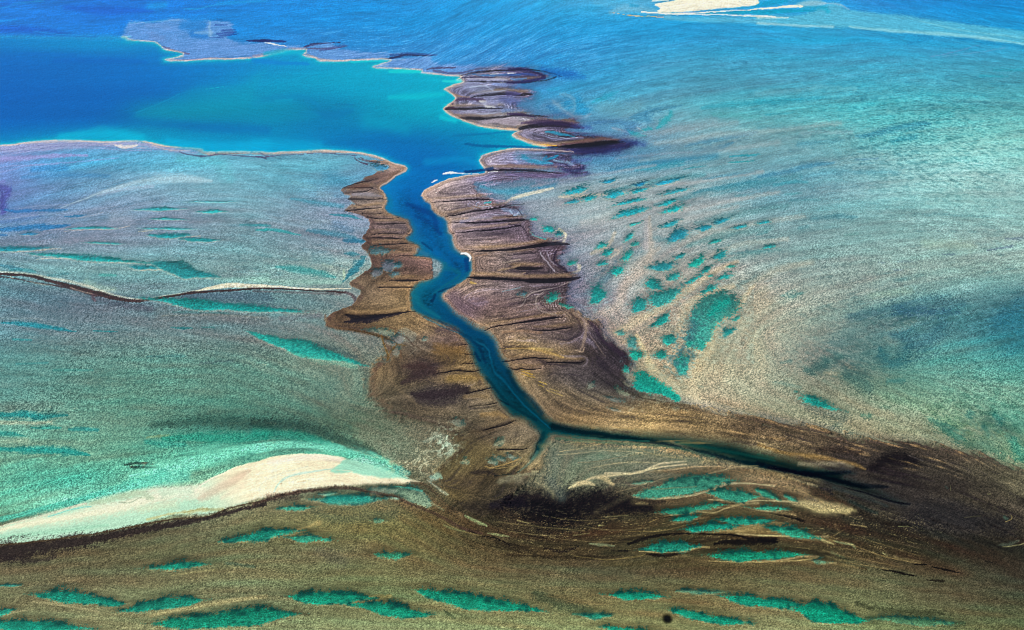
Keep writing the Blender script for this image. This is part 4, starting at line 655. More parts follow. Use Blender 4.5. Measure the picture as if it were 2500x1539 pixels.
rings = np.sin(hn * (2 * np.pi / 5.2)) * sm(3, 9, hmap) * sm(900, 700, Y) * sm(1030, 1100, X)
img *= (1 + ringA * 1.0 * L1 + m * .13 * L2 + m * .10 * L3 + m * .08 * rings + m * .05 * W1 + m * .06 * F1)[..., None]
pale = (sm(.55, 1.5, L2 + .4 * rings) * m * sm(6, 16, hmap) * sm(1080, 1140, X) * sm(1010, 900, Y))
mixin(np.s_[:, :], (pale * .30).astype(np.float32), hx('#a8a0b8'))
darkl = (sm(.5, 1.4, -L2 + .5 * L1) * m * sm(1010, 1060, X))
mixin(np.s_[:, :], (darkl * .30).astype(np.float32), hx('#241c2c'))
# sun-bleached lip of each lobe, then the gullies
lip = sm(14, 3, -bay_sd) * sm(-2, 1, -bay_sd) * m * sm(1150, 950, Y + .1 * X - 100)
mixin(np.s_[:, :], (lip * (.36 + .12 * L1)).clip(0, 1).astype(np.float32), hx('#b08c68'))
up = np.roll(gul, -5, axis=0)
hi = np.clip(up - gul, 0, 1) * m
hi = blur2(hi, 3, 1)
mixin(np.s_[:, :], (hi * .55).clip(0, 1).astype(np.float32), hx('#b8986c'))  # tan highlight painted along the upper side of each gully
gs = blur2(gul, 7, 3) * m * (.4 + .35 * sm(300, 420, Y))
mixin(np.s_[:, :], (gs * .5).clip(0, 1).astype(np.float32), hx('#2c2028'))  # dark shading round the gullies, put into the mud colour
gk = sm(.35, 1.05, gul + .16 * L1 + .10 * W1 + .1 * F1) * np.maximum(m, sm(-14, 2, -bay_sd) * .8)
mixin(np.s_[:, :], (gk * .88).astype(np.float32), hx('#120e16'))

run(["a0|-1500 1420 50 0 1385 34 300 1360 34 700 1335 30 1000 1330 26 1300 1330 26 1500 1370 24 1800 1400 20|#a4a4cc|.75|.8", "a0|-600 1340 5 0 1352 5 250 1325 5 700 1310 5 1300 1312 5|#b8b0c4|.8|.6", "a0|0 1400 4 300 1350 4 700 1330 3 1000 1335 3|#8088bc|.6|.7", "a0|0 1450 5 250 1400 5 600 1370 4 900 1375 4 1400 1400 4|#9ca0d0|.65|.7", "a0|0 1430 4 300 1385 4 600 1350 4 1200 1370 4 1500 1395 3|#747cb4|.55|.7", "a0|1060 1345 6 1150 1357 16 1260 1345 8|#e4dcdc|.85|.5", "a0|950 1335 4 1050 1335 4 1200 1365 4 1350 1372 3|#c8bcc8|.7|.6", "a0|1300 1308 5 1370 1318 6 1500 1348 9 1750 1368 10 1860 1398 18 1950 1420 14 2100 1415 12 2456 1410 12|#b09c98|.85|.5", "a0|1400 1345 4 1550 1385 4 1750 1395 4|#c8b8b8|.7|.6", "a0|1650 1402 4 1750 1430 6 1880 1445 8 2000 1428 4 2200 1442 5 2456 1465 6|#4c4468|.75|.6", "a0|1880 1405 3 2000 1415 3 2200 1420 3|#6c5050|.7|.6",
     "a1|0 1415 14 300 1410 14 700 1398 12 950 1405 14 1100 1435 18 1250 1480 20 1350 1530 18|#b89c94|.85|.5", "a1|0 1455 5 130 1448 6 300 1432 3 700 1418 3 950 1440 4|#504870|.8|.5", "a1|60 1420 8 140 1445 8|#6c5c74|.6|.7", "a1|920 1452 4 980 1500 5 1050 1520 8|#4c3c58|.8|.6", "a1|980 1455 4 1080 1500 5 1150 1511 6|#5c4850|.7|.6", "b1|960 30 5 1060 60 6 1160 60 4|#54404c|.6|.7", "b1|1170 30 14 1300 60 14 1400 110 10|#b8927c|.7|.6", "b1|1040 210 12 1200 190 16 1350 160 16|#6c564c|.5|.8", "b1|1100 250 8 1300 190 8|#94786a|.5|.8", "b1|900 300 16 1060 280 14|#6a4c40|.5|.9", "b1|840 340 5 860 320 5|#7c8c98|.5|.8", "b1|920 370 14 1100 370 20 1180 380 8|#9494a4|.6|.8", "b1|900 440 8 930 460 8|#7ca0b0|.6|.8", "b1|960 490 8 1100 450 12 1200 440 8|#b09478|.6|.8", "b1|950 465 5 1050 475 4|#443434|.6|.7",
     "a1|1900 720 5 2100 722 10 2220 716 4|#241c48|.85|.6", "a1|2020 690 4 2150 700 6 2330 700 8 2456 700 8|#3a74b8|.7|.7", "a1|1960 735 6 2150 728 8 2330 735 6|#b4b4d4|.75|.7", "a1|2365 686 5 2412 688 6|#f0f2f8|.95|.4", "a1|2180 690 4 2250 684 4|#c8d0e8|.7|.6", "a1|1790 795 5 1900 755 8 1960 745 5|#5c4c74|.75|.7", "a1|1950 790 30 2050 830 30 2200 830 16|#8c94bc|.6|.9", "a1|2000 810 6 2120 800 6 2200 840 5|#b0bcdc|.6|.7", "a1|2050 850 4 2200 855 5 2400 830 4|#9ca8d0|.55|.8", "a1|2200 780 10 2450 800 20|#6c84c0|.6|.9", "a1|1830 870 8 1900 892 8 1990 898 4|#94786c|.8|.6", "a1|1830 965 8 1840 935 12 1960 915 16 2120 930 12|#4a3858|.8|.6", "a1|2080 935 5 2125 950 16 2140 980 12 2220 985 5|#c8c8d4|.85|.6", "a1|2020 960 8 2230 960 20|#8c90bc|.6|.8", "a1|2280 920 20 2400 950 30|#4a5490|.5|.9", "a1|1745 1010 5 1800 1000 12 1870 1005 8|#3c2838|.85|.5", "a1|1850 1040 16 2000 1050 20 2250 1040 20|#8484ac|.6|.9", "a1|1900 1030 4 2100 1055 4 2300 1030 4|#b4bcdc|.55|.8", "a1|2300 1030 20 2456 1020 20|#6884bc|.6|.9", "a1|2050 1150 16 2200 1130 26 2400 1130 30|#a094a8|.75|.8", "a1|2000 1160 6 2250 1185 8 2430 1196 8|#c0a088|.8|.6", "a2|0 1140 24 120 1150 16|#a89cb0|.6|.8", "a2|0 1185 8 60 1195 5|#bc9c84|.75|.6",
     "a2|0 635 10 150 642 20 320 700 12|#2c2450|.85|.7", "a2|0 685 6 60 684 5|#f0f0f8|.8|.5", "a2|0 700 6 180 690 10 260 705 4|#3a54a0|.7|.7", "a2|30 730 5 100 738 8 170 730 4|#5c8cd0|.7|.7", "a2|0 765 10 200 755 12 340 715 10|#30285c|.8|.7", "a2|320 640 20 450 680 30 600 700 30|#1c64b8|.55|1", "a2|0 870 24 100 872 10|#4c4880|.7|.8", "a2|0 930 20 90 940 20|#6c78b4|.5|.9", "a2|0 1058 8 120 1065 14 240 1080 4|#3c2c54|.8|.7",
     "a2|120 1150 6 300 1130 26 600 1160 20 700 1180 6|#3a2c58|.7|.9", "a2|600 1170 20 750 1180 20|#44509c|.4|1", "a2|70 1240 6 150 1288 12 300 1330 14 480 1342 8|#b09480|.75|.7", "a2|230 1338 4 330 1340 6 450 1347 3|#d8a850|.85|.5", "a2|200 1230 6 320 1260 8 450 1290 10 700 1285 8|#8080a4|.6|.8", "a2|350 1225 8 420 1230 12 500 1250 14 620 1268 5|#2c94bc|.75|.6", "a2|330 1240 3 400 1265 3 520 1285 3 650 1280 2|#a8b4d8|.7|.6", "a2|300 1235 3 370 1275 3 500 1300 3|#9098c4|.6|.7", "a2|450 1345 4 700 1310 8 900 1288 10 1050 1292 5|#6c5054|.8|.7", "a2|300 1362 3 500 1362 8 700 1360 16 900 1345 16 1060 1315 5|#0c0a24|.85|.7", "a2|520 1390 8 750 1400 30 1000 1380 34 1180 1320 20|#2c2c60|.75|.9", "a2|1050 1300 20 1250 1330 30|#344c90|.45|1",
     "a2|0 1385 6 150 1378 6 330 1385 6 600 1405 5|#b8a8ac|.75|.7", "a2|-200 1420 6 -100 1395 6 0 1380 5|#b89c90|.7|.7", "a2|100 1450 40 300 1470 50|#68a0c0|.5|.9", "a2|40 1470 6 150 1420 5 350 1410 5 550 1430 4|#8c8cb4|.6|.8", "a2|340 1490 10 420 1460 12 460 1440 8|#1c8cb4|.75|.6", "b2|140 20 20 250 70 20 400 80 10|#1c90b4|.6|.8", "b2|320 50 8 360 10 8|#1880b0|.7|.6", "b2|515 50 4 530 70 4 540 40 3 530 90 3 560 70 2|#3c1c38|.85|.5", "b2|420 50 10 600 80 16|#8cb8d0|.5|.8", "b2|0 90 8 200 105 6 450 110 5|#8c7478|.7|.7", "b2|600 60 20 750 30 16|#5468a8|.5|.9", "b2|500 130 10 620 150 20 700 120 14|#2c2450|.65|.9", "b2|0 180 14 300 190 14 550 180 10|#6c6088|.6|.9", "b2|250 30 5 100 60 5 50 30 4|#7884b4|.5|.8", "b2|780 20 3 740 80 3 700 110 2|#8494c4|.5|.8",
     "b1|2100 290 10 2250 330 16 2400 330 30|#3c94b0|.6|.9", "b1|2130 440 8 2190 435 8|#3ca4a8|.8|.5", "b1|2080 430 3 2050 460 3 2100 480 3 2200 470 3|#a8b4cc|.7|.6", "b1|2000 440 3 1980 470 3 2060 500 3|#9494b4|.6|.7", "b1|2300 500 16 2456 540 30|#7890b0|.6|.8", "b2|30 520 10 70 560 10 110 530 8|#a0b4cc|.8|.6", "b2|20 490 4 90 500 4 130 550 4|#2c1c2c|.8|.5", "b2|0 570 5 100 570 4|#241a2c|.7|.6", "b2|60 540 3 50 570 3|#3c2c3c|.7|.5", "b1|2150 550 4 2300 560 5 2456 540 5|#b0b0c4|.55|.8", "b1|1900 620 14 2050 590 12 2200 580 10|#9c9cb8|.5|.8",
     "b2|200 715 4 260 755 8 350 778 5|#50a4a8|.8|.6", "b2|180 690 4 240 750 3 330 790 3|#a08c80|.6|.6", "b2|0 640 5 120 660 6 180 760 5|#2c2430|.6|.7", "b2|300 900 5 320 960 6 350 990 5 420 1080 6|#b0a8b4|.7|.6", "b2|360 900 4 380 980 5 450 1030 5|#9c94a4|.6|.7", "b2|440 900 10 420 990 10 540 1080 14|#241c30|.6|.8", "b2|60 930 20 240 930 20|#8c7c84|.5|.9", "b2|0 1090 14 100 1100 16 160 1085 6|#b09884|.7|.8", "b1|2250 1060 6 2350 1040 12 2456 1010 8|#c0a484|.6|.8", "b1|2300 990 5 2456 960 5|#b8a898|.6|.7", "b1|2050 930 10 2150 910 8|#ac8c78|.6|.7", "b1|2010 1180 14 2050 1190 8|#d0b060|.7|.7",
     "b2|560 1180 5 450 1230 6 300 1260 6 200 1300 6 130 1400 5|#a89c98|.6|.7", "b2|540 1200 5 400 1250 5 250 1290 5 160 1340 4|#382c38|.6|.7", "b2|500 1220 4 350 1290 5 290 1360 5 400 1450 5|#3c3038|.6|.7", "b2|330 1270 4 260 1340 5 300 1440 5 450 1480 5|#a89c94|.55|.7", "b1|2300 1270 5 2456 1230 6|#88a0a8|.6|.7", "b1|1850 1300 60 1950 1400 60 2100 1350 50|#584858|.4|1", "b1|1760 1290 5 1850 1200 6 1950 1160 5|#a08478|.6|.7",
     "c2|600 30 10 700 80 12 720 200 12 690 320 12 660 390 10|#9c8878|.65|.7", "c2|560 20 5 650 100 6 680 200 6|#3c2c30|.6|.7", "c2|740 100 10 800 160 16 860 260 20 960 350 24 1080 430 24|#302434|.65|.9", "c2|700 100 4 760 240 5 860 380 5 900 440 4|#8c7c74|.5|.8", "c2|620 380 5 690 390 8 700 350 4|#c0a890|.6|.6", "c2|0 360 10 150 350 8 350 390 12 500 440 8|#c0a064|.65|.8", "c2|200 350 8 400 370 10|#c8b070|.5|.8", "c1|2300 200 10 2456 190 12 2650 210 16|#a4846a|.5|.9", "c1|2200 260 8 2260 340 10|#9c8c98|.6|.8"], .7)
# ================================================================== 4. bay and creek water
bay = field(BAY)
eb = 1.3 + 2.5 * sm(430, 560, Y) + 6.5 * sm(700, 900, Y)
eb = eb + 16 * sm(330, 260, X) * sm(130, 108, Y)
eb = eb + 5 * sm(1380, 1600, X)
nzb = (1.0 + 3.0 * sm(600, 900, Y)) * (.5 * W1 + .7 * L2 * sm(400, 600, Y)) * sm(380, 460, Y)
bm = sm(-eb, eb * 1.6, bay_sd + nzb).astype(np.float32)
rimw = (eb < 9) * sm(-5.5, -1.2, bay_sd) * (1 - bm) * sm(520, 420, Y) * (bay_sd < 3)
mixin(np.s_[:, :], (rimw * .75).astype(np.float32), hx('#d4ccc8'))
aqua = sm(16, 0, bay_sd - 3 * F1) * sm(470, 400, Y)
aq2 = sm(5, 0, bay_sd) * sm(430, 380, Y)
bay += (hx('#14b8d8') - bay) * (aqua * .50)[..., None]
bay += (hx('#5cdce4') - bay) * (aq2 * .55)[..., None]
sh2 = sm(16, 0, bay_sd) * sm(440, 560, Y)
bay += (hx('#3c7478') * (1 - .4 * sm(700, 1000, Y))[..., None] - bay) * (sh2 * .45)[..., None]
bay *= (1 + .032 * W1 + 0.02 * L2 * sm(380, 450, Y) + .03 * fbm(WX / 220, WY / 60, 191, 3))[..., None]
dp = sm(18, 34, bay_sd + 4 * F1)[..., None] * sm(440, 520, Y)[..., None]
bay *= 1 - dp * .12 + dp * .10 * CL[..., None]
bay *= (1 - .07 * sm(480, 400, Y))[..., None]
img += (bay - img) * bm[..., None]
land *= (1 - bm)
run(["a0|560 1260 30 800 1235 36 1000 1225 50 1300 1270 40|#0cb0d8|.7|.9", "a0|1550 1300 30 1800 1350 40 2456 1350 50|#0aa8d8|.7|.9", "a1|0 1350 50 600 1340 40|#0aa4d4|.6|.9", "a0|1000 1110 40 1400 1120 50 1800 1170 40 2456 1200 40|#0a68b4|.4|.9", "a0|900 1090 20 1230 1060 20|#0a68b0|.3|.9",
     "a1|0 560 24 200 580 20 500 590 12|#0a80d4|.7|.8", "a1|100 500 16 300 480 24 430 490 16|#18b0d8|.7|.8", "a1|900 580 8 1100 565 10 1220 562 8|#20c4dc|.7|.7", "a1|1250 665 10 1400 660 20 1530 665 10|#2cd0dc|.7|.8", "a1|1750 745 8 1900 750 16|#40d0dc|.7|.7", "a1|1250 900 20 1500 890 30 1750 870 20|#20c0d8|.6|.9", "a1|1730 1080 20 1850 1120 20|#20c0d8|.7|.8",
     "a1|0 950 30 200 900 30 450 900 24 600 980 14|#0a84c0|.4|.9", "a1|450 1050 30 700 1060 40 900 1020 20|#0678b4|.55|.8", "a1|750 965 4 850 970 8 910 968 4|#0674ac|.55|.7", "a1|200 925 12 350 925 12|#20a4d0|.4|.9", "a1|1050 1120 60 1400 1200 40|#10a4c8|.4|1", "a1|1850 1250 12 2100 1240 9 2300 1220 6 2420 1215 3|#0c70a8|.6|.7", "a1|1950 1330 12 2200 1350 12 2456 1358 10 2600 1362 9 2790 1365 5|#0a5c94|.75|.6", "a1|0 900 20 1456 0 6|#0a90c8|.0|.9",
     "a0|1900 820 3 2070 798 3|#3cc0d8|.6|.6", "a0|1250 1040 5 1450 965 5 1650 870 5|#30a0cc|.35|.9", "a0|0 700 20 300 695 8|#0a68c0|.5|.8", "a0|500 560 20 1000 560 24 1350 575 16|#0a64c0|.4|.9", "a0|200 500 12 700 510 14|#0a6ac4|.35|.9",
     "b1|1600 60 30 1900 40 30 2050 70 20|#1090c4|.5|.9", "b1|1950 150 12 2200 120 12|#0a2c5c|.7|.8", "b1|1240 380 20 1270 470 20|#18749c|.6|.8", "b1|1420 450 20 1550 500 24 1650 560 24 1680 680 20 1720 720 16|#0a3c74|.55|.8", "b1|1500 560 14 1620 620 20|#0a4078|.4|.8", "b1|1600 700 40 1700 900 40|#0c64a0|.5|.9", "b1|1520 870 16 1600 920 20|#3c7494|.6|.8", "b1|1550 800 10 1650 870 10|#0a2c54|.5|.8", "b1|1960 960 20 1970 1050 20|#0a3468|.6|.8",
     "b1|1750 1020 30 1900 1100 14 1750 1200 10 1650 1280 10|#1c6878|.5|.8", "b1|1480 1300 24 1560 1400 20 1700 1490 16|#1c7080|.5|.8", "b1|1660 1290 14 1640 1340 14|#0a2040|.5|.8", "b1|1850 1200 8 1700 1260 8|#0a2848|.5|.8",
     "c1|1560 60 8 1750 150 8 1950 230 8 2150 330 8 2190 430 8|#1c6480|.55|.7", "c1|2190 430 10 2220 550 10 2310 650 10 2400 760 8 2480 850 8 2600 960 8 2740 1080 6|#14607c|.45|.7", "c1|1700 90 10 1900 190 14 2080 320 14 2140 470 14|#0a2c48|.5|.8", "c1|2350 560 20 2420 700 20 2560 820 20 2660 940 20|#082838|.55|.8", "c1|2150 620 14 2200 680 14 2300 800 14 2420 900 14 2600 1000 14|#082c38|.6|.8", "c1|2050 380 16 2090 450 14|#08203c|.5|.8", "c1|2270 820 8 2350 860 8|#061c28|.6|.7",
     "c2|420 1060 26 700 1115 28 1000 1160 28 1300 1200 24 1600 1262 18 1900 1328 20 2200 1400 22 2456 1448 24 2800 1500 24|#041c24|.85|.8", "c2|600 1170 10 1000 1190 8 1300 1200 8|#14605c|.5|.8", "c2|1550 1215 10 1850 1260 14 2200 1330 12 2456 1375 10|#1c5048|.5|1", "c2|330 1130 20 290 1230 18 260 1310 10|#0c343c|.8|.7",
     "c3|0 1320 10 150 1350 8|#1c4c40|.4|1", "c3|0 1400 18 250 1460 20 500 1500 20 850 1490 10|#04121c|.8|.7", "d3|100 15 16 400 60 20 650 110 20 900 170 20 1200 200 12|#050e18|.8|.7", "d3|800 198 4 1000 250 9 1200 315 13 1400 362 9|#060a14|.9|.5", "d3|700 200 16 1000 300 20 1200 380 16|#2c4044|.4|.9", "d3|850 330 16 1000 400 14 1100 440 14|#243634|.6|.8"], .5)
blob(tp('a0', "2456 640 2250 760 2070 790 1800 810 1650 880 1450 965 1230 1065 1500 1110 2000 1120 2456 1140").tolist() + tp('a1', "0 1140 300 1130 600 1080 400 950 0 900").tolist(), '#0a9cbc', .28, 10, 1)

run(["c1|1360 680 14 1430 640 34 1540 590 44 1650 560 40 1560 525 30 1440 530 20|#3a2a2c|.8|.8", "c1|1370 525 10 1480 520 30 1620 530 30|#44322e|.6|.9", "c1|1450 770 16 1560 790 44 1700 790 54 1850 760 50 1960 740 36|#30242a|.85|.75", "c1|1700 700 16 1880 710 20|#3a2c2e|.6|.9", "c1|1500 850 20 1700 860 24 1850 850 14|#44363a|.6|.9",
     "c1|840 112 12 950 98 26 1100 76 28 1250 42 14 1400 18 7|#16101e|.9|.6", "c1|1700 180 30 1850 170 30|#54464c|.6|.9", "c1|1700 350 40 1900 360 40|#86683c|.5|.9", "c1|1800 640 30 2000 620 34 2100 630 20|#98783e|.5|.9", "c1|1950 800 20 2150 800 24|#94744a|.5|.9", "c1|2100 960 20 2250 960 24 2340 985 14|#a47c48|.6|.9", "c1|1100 560 30 1100 760 40 1250 900 30|#7a6048|.5|.9", "c1|1250 640 14 1350 760 14 1500 880 14|#8c7458|.4|.9", "c1|1850 1180 30 1950 1260 40|#5c4a2e|.5|.9", "c1|2000 1130 12 2200 1100 14|#4c3a28|.6|.9",
     "c1|1650 990 20 1900 1020 20 2000 1060 16|#4c4038|.5|.9", "c1|1480 330 8 1560 380 10 1500 440 10|#584a3c|.6|.8", "c1|1400 300 4 1500 350 5 1440 420 4|#9c9484|.4|.7"], 1.0)
# ================================================================== 5. dark weed meadows in the south
run(["d2|-500 380 40 -150 420 60 0 440 60|#2c2220|.7|.9", "d2|0 340 40 180 350 100 380 400 150 600 370 130 800 330 120 1000 350 90 1300 390 50|#17131a|.93|1", "d2|300 400 90 500 420 100|#0a0810|.6|1", "d2|0 300 16 150 280 20 300 290 20|#241c20|.8|.8", "d2|0 200 14 150 205 16 300 220 12|#3c3428|.7|.8",
     "d2|400 130 40 450 220 70 500 290 40|#60706a|.55|.9", "d2|200 110 14 400 230 18 420 290 14|#9c9068|.5|.8", "d2|0 110 14 200 90 10 300 80 8|#a09c78|.6|.7", "d2|100 150 40 250 190 30|#6c6450|.5|.9", "c2|0 1490 12 80 1440 8 200 1330 6|#a08c58|.5|.7", "c2|100 1500 8 200 1420 10 270 1300 10|#5c7c70|.6|.7", "c2|230 1500 10 280 1490 6|#c8bc88|.7|.6",
     "c2|430 1250 40 420 1400 60 440 1500 60|#5c6c60|.5|.9", "c2|600 1450 40 1000 1430 40 1200 1400 30|#70785c|.5|.9", "c2|450 1180 14 900 1220 12 1500 1260 14 1900 1350 16|#3c6454|.55|.8", "c2|470 1300 3 650 1272 5 850 1235 4|#b8a470|.7|.5", "c2|520 1235 5 620 1215 5 800 1215 4|#989464|.6|.7", "c2|640 1400 5 900 1380 5 1200 1330 5|#98845c|.5|.8", "c2|1200 1280 5 1400 1330 6 1650 1370 5|#b09860|.6|.7", "c2|900 1500 10 1200 1500 9 1400 1412 10 1650 1385 7|#ccb888|.85|.5", "c2|1350 1475 4 1700 1440 6 2000 1428 5 2300 1450 4|#b89c68|.7|.6", "c2|1500 1200 8 1900 1370 10 2300 1460 10|#6c6c58|.5|.8", "c2|1450 1480 16 2200 1490 30|#5c4430|.6|.8",
     "c3|560 540 2 600 540 2|#ffffff|.0|1", "c3|30 1230 6 100 1255 5|#d0b070|.7|.6", "c3|0 1240 14 250 1310 14 450 1345 20 700 1380 18 900 1430 18 1000 1470 10|#a47c40|.65|.8", "c3|380 1405 14 600 1420 20 760 1415 18 880 1450 14|#a09478|.55|1", "c3|380 1210 3 480 1225 3|#a08860|.6|.6", "c3|400 1110 3 700 1165 3|#a08860|.5|.7", "c3|860 1285 4 950 1300 3|#a08058|.6|.6", "c3|1050 1470 30 1250 1380 60 1450 1400 40|#120c10|.8|.9", "c3|550 1300 20 750 1290 30 950 1320 24|#2a1c18|.6|.9", "c3|1400 1350 4 1530 1400 4|#6c6464|.6|.7", "c3|1500 1300 60 2000 1370 60|#4c3c34|.4|1", "c3|100 1180 20 300 1200 20|#3c2c24|.5|.9", "c3|600 1110 16 900 1200 14|#4c3828|.4|.9",
     "d3|1200 60 60 1500 200 70 1900 200 60|#2a2022|.45|.9", "d3|1500 450 100 1900 500 90 2300 560 80|#242428|.6|.9", "d3|1730 200 10 1745 215 10|#3c4844|.8|.7", "d3|1770 190 3 1775 240 3|#70684c|.7|.7", "d3|2270 485 16 2290 500 14|#3c5048|.85|.6", "d3|2330 460 4 2335 500 4 2280 525 4|#948058|.8|.6", "d3|2200 730 4 2300 725 20 2400 690 10|#4c564c|.7|.7", "d3|2250 745 4 2380 730 5 2456 710 5|#8c8460|.7|.6", "d3|2110 270 6 2140 270 5|#787050|.7|.7", "d3|1300 558 3 1400 556 3|#8c8c60|.7|.6", "d3|1900 490 5 2050 470 5|#58503c|.5|.8", "d3|1850 880 4 1950 855 4|#606050|.5|.8",
     "d3|40 80 10 300 170 34 450 220 30|#a07c58|.7|.8", "d3|0 50 8 300 110 10 550 190 10|#a0906c|.6|.8", "d3|430 330 20 600 360 44 750 385 40 900 415 20|#b09c6c|.7|1", "d3|580 200 8 660 230 16 700 260 8|#2c2c34|.7|.7", "d3|0 130 20 250 190 16|#74503c|.5|.8", "d3|450 290 14 560 320 12|#54484c|.7|.7", "d3|720 540 16 760 600 14|#a0845c|.4|.9",
     "d2|1450 40 10 2000 20 30 2456 90 20|#604838|.5|.8", "d2|2200 60 8 2456 140 10|#9c7c58|.6|.8", "d2|1050 120 30 900 220 20|#54443c|.5|.9", "d2|1100 160 16 1200 200 16|#5c4c44|.5|.8",
     "d0|-1500 900 110 0 800 88 250 775 80 500 735 68 900 665 50 1200 612 42 1600 540 30 2000 455 22 2456 348 18|#2c2024|.86|.55", "d0|-500 740 10 0 728 9 500 678 8 900 626 8 1300 550 8 1600 492 6 1900 468 5 2130 385 5 2456 318 5|#4c3828|.8|.6", "d0|0 850 20 300 880 20 500 840 14|#2c2026|.6|.9", "d1|0 355 12 300 268 14 600 216 14 900 205 16 1050 240 12 1300 285 12 1500 370 14 1700 450 16 1900 560 16 2100 620 14|#4c3430|.8|.7", "d1|150 300 30 400 290 30|#4c3834|.6|.9", "d1|1450 160 8 1580 175 14 1700 270 16 1800 380 20 2000 500 24|#54402e|.7|.8",
     "d1|1600 130 5 1750 240 10 1800 280 6|#b0b494|.7|.6", "d1|1650 340 12 1750 400 8|#9c9c74|.5|.8", "d1|1950 458 6 2050 510 14 2150 555 6|#909c70|.85|.6", "d1|1750 540 6 1850 580 10 1950 600 5|#7c8c60|.6|.7", "d1|2150 620 4 2250 635 10 2350 652 4|#909468|.8|.6", "d1|1900 450 20 1880 430 6|#a08058|.4|.9", "d1|2080 640 4 2200 660 9 2300 702 9 2400 760 5|#120c0c|.85|.5", "d1|2200 380 30 2456 340 50|#181420|.8|.9", "d1|2000 80 10 2150 70 24 2250 100 10|#2c2020|.7|.8", "d1|2220 100 4 2350 90 6 2456 60 5|#1c2420|.8|.6", "d1|2290 150 30 2456 120 30|#8c8468|.7|.8", "d1|1640 120 30 1700 120 16|#9cb4a0|.7|.6",
     "d1|600 520 20 500 560 10 200 650 8 0 692 5|#b49c64|.7|.7", "d1|-300 700 5 0 695 6 300 640 6|#c0b078|.7|.6", "d1|1500 780 10 1600 790 6|#8c7c50|.5|.8", "d1|900 1250 8 1100 1215 20 1250 1200 14|#b09c60|.7|.8", "d1|800 880 60 600 780 40|#5c5850|.4|1", "d1|550 410 30 800 480 40 1300 450 40|#5c6650|.45|.9", "d1|1600 450 60 1800 600 60|#6c5430|.3|1", "d1|1750 1330 12 1850 1400 10|#2c3c2c|.5|.9", "d1|350 1350 14 500 1370 12|#403c2c|.5|.9", "d1|200 1380 30 700 1460 30|#8c8c64|.4|.9",
     "d0|1400 1390 14 1700 1320 16 2100 1250 20 2456 1200 14|#b8a878|.65|.8", "d0|300 1250 10 600 1290 12 900 1340 12|#b0a47c|.6|.8", "d0|0 1395 6 150 1350 6 250 1330 4|#b0a47c|.6|.7", "d0|1600 1010 10 2000 960 8|#a89c6c|.5|.8", "d0|300 1120 20 700 1080 14|#5c5c4c|.4|.9", "d0|0 1100 5 100 1108 10 200 1090 4|#3c8070|.7|.6", "d0|1500 860 30 2000 840 16|#4c4c3c|.45|.9", "d0|2100 900 16 2350 930 14|#3c5c50|.5|.8",
     "d2|950 780 6 1100 780 10|#1c1414|.8|.6", "d2|330 760 8 500 790 12 650 750 8|#241a1a|.8|.7", "d2|60 590 8 250 650 12 350 670 8|#241a18|.6|.8", "d2|0 740 5 100 770 8|#1c1414|.6|.7", "d2|180 800 5 400 860 6|#2c241c|.5|.8", "d2|600 640 4 750 620 4|#8c8058|.6|.7", "d2|90 500 6 200 530 4|#a09060|.7|.7", "d2|900 470 6 1100 450 5|#8c8458|.6|.7", "d2|830 545 6 880 545 3|#b0a870|.7|.6", "d2|750 715 6 850 725 14 980 735 5|#889070|.75|.6", "d2|1180 345 6 1240 340 12 1290 345 5|#907c50|.7|.7", "d2|-50 1290 30 250 1330 30|#6c7c58|.3|1",
     "d2|250 1180 30 500 1290 40 750 1330 30|#2c4034|.5|.9", "d2|1700 1170 14 1900 1150 20 2050 1190 14|#4c8068|.5|.8", "d2|600 1370 8 850 1380 20 950 1390 6|#2c8c78|.6|.7",
     "d3|1000 1400 14 1300 1420 40 1700 1440 40 1900 1450 16|#3c5840|.6|.8", "d3|900 1270 16 1200 1330 20 1700 1360 20|#343828|.5|.9", "d3|680 800 14 800 850 10|#606c50|.6|.8", "d3|1650 1440 10 1800 1450 12|#58a080|.45|.8",
     "d3|150 450 5 300 468 12 430 512 12|#140e10|.85|.6", "d3|0 690 20 180 700 10|#100c0e|.9|.5", "d3|900 795 5 1150 825 9 1250 855 5|#140e0e|.85|.6", "d3|930 945 9 1000 955 12|#120c0c|.8|.6", "d3|1150 958 5 1300 982 10 1450 1010 5|#120c0c|.85|.6", "d3|1600 930 4 1750 955 9 1900 985 5|#120c0c|.85|.6", "d3|1440 905 7 1550 910 6|#140e0e|.8|.6", "d3|1550 1050 6 1720 1060 8|#201814|.7|.7", "d3|770 430 10 790 450 10|#1c1210|.7|.7", "d3|2100 870 5 2200 890 5|#1c1614|.6|.7",
     "d3|850 530 3 1000 560 5|#b09868|.6|.7", "d3|800 580 4 700 640 4|#a88c5c|.5|.8", "d3|1150 800 4 1190 830 4|#a8a070|.8|.6", "d3|700 690 8 850 720 14 900 760 6|#98a478|.7|.7", "d3|1250 700 4 1500 760 4|#6c5c44|.5|.8", "d3|850 900 4 1200 955 4|#907850|.6|.7", "d3|600 820 6 750 870 6 950 900 4|#8c7850|.5|.8"], .9)
hz = np.exp(-(((PX - 1390) / 190) ** 2 + ((PY - 1245) / 42) ** 2)); mixin(np.s_[:, :], (hz * sm(.3, 1.4, L1 + .6 * CL) * .22).astype(np.float32), hx('#7c7058'))
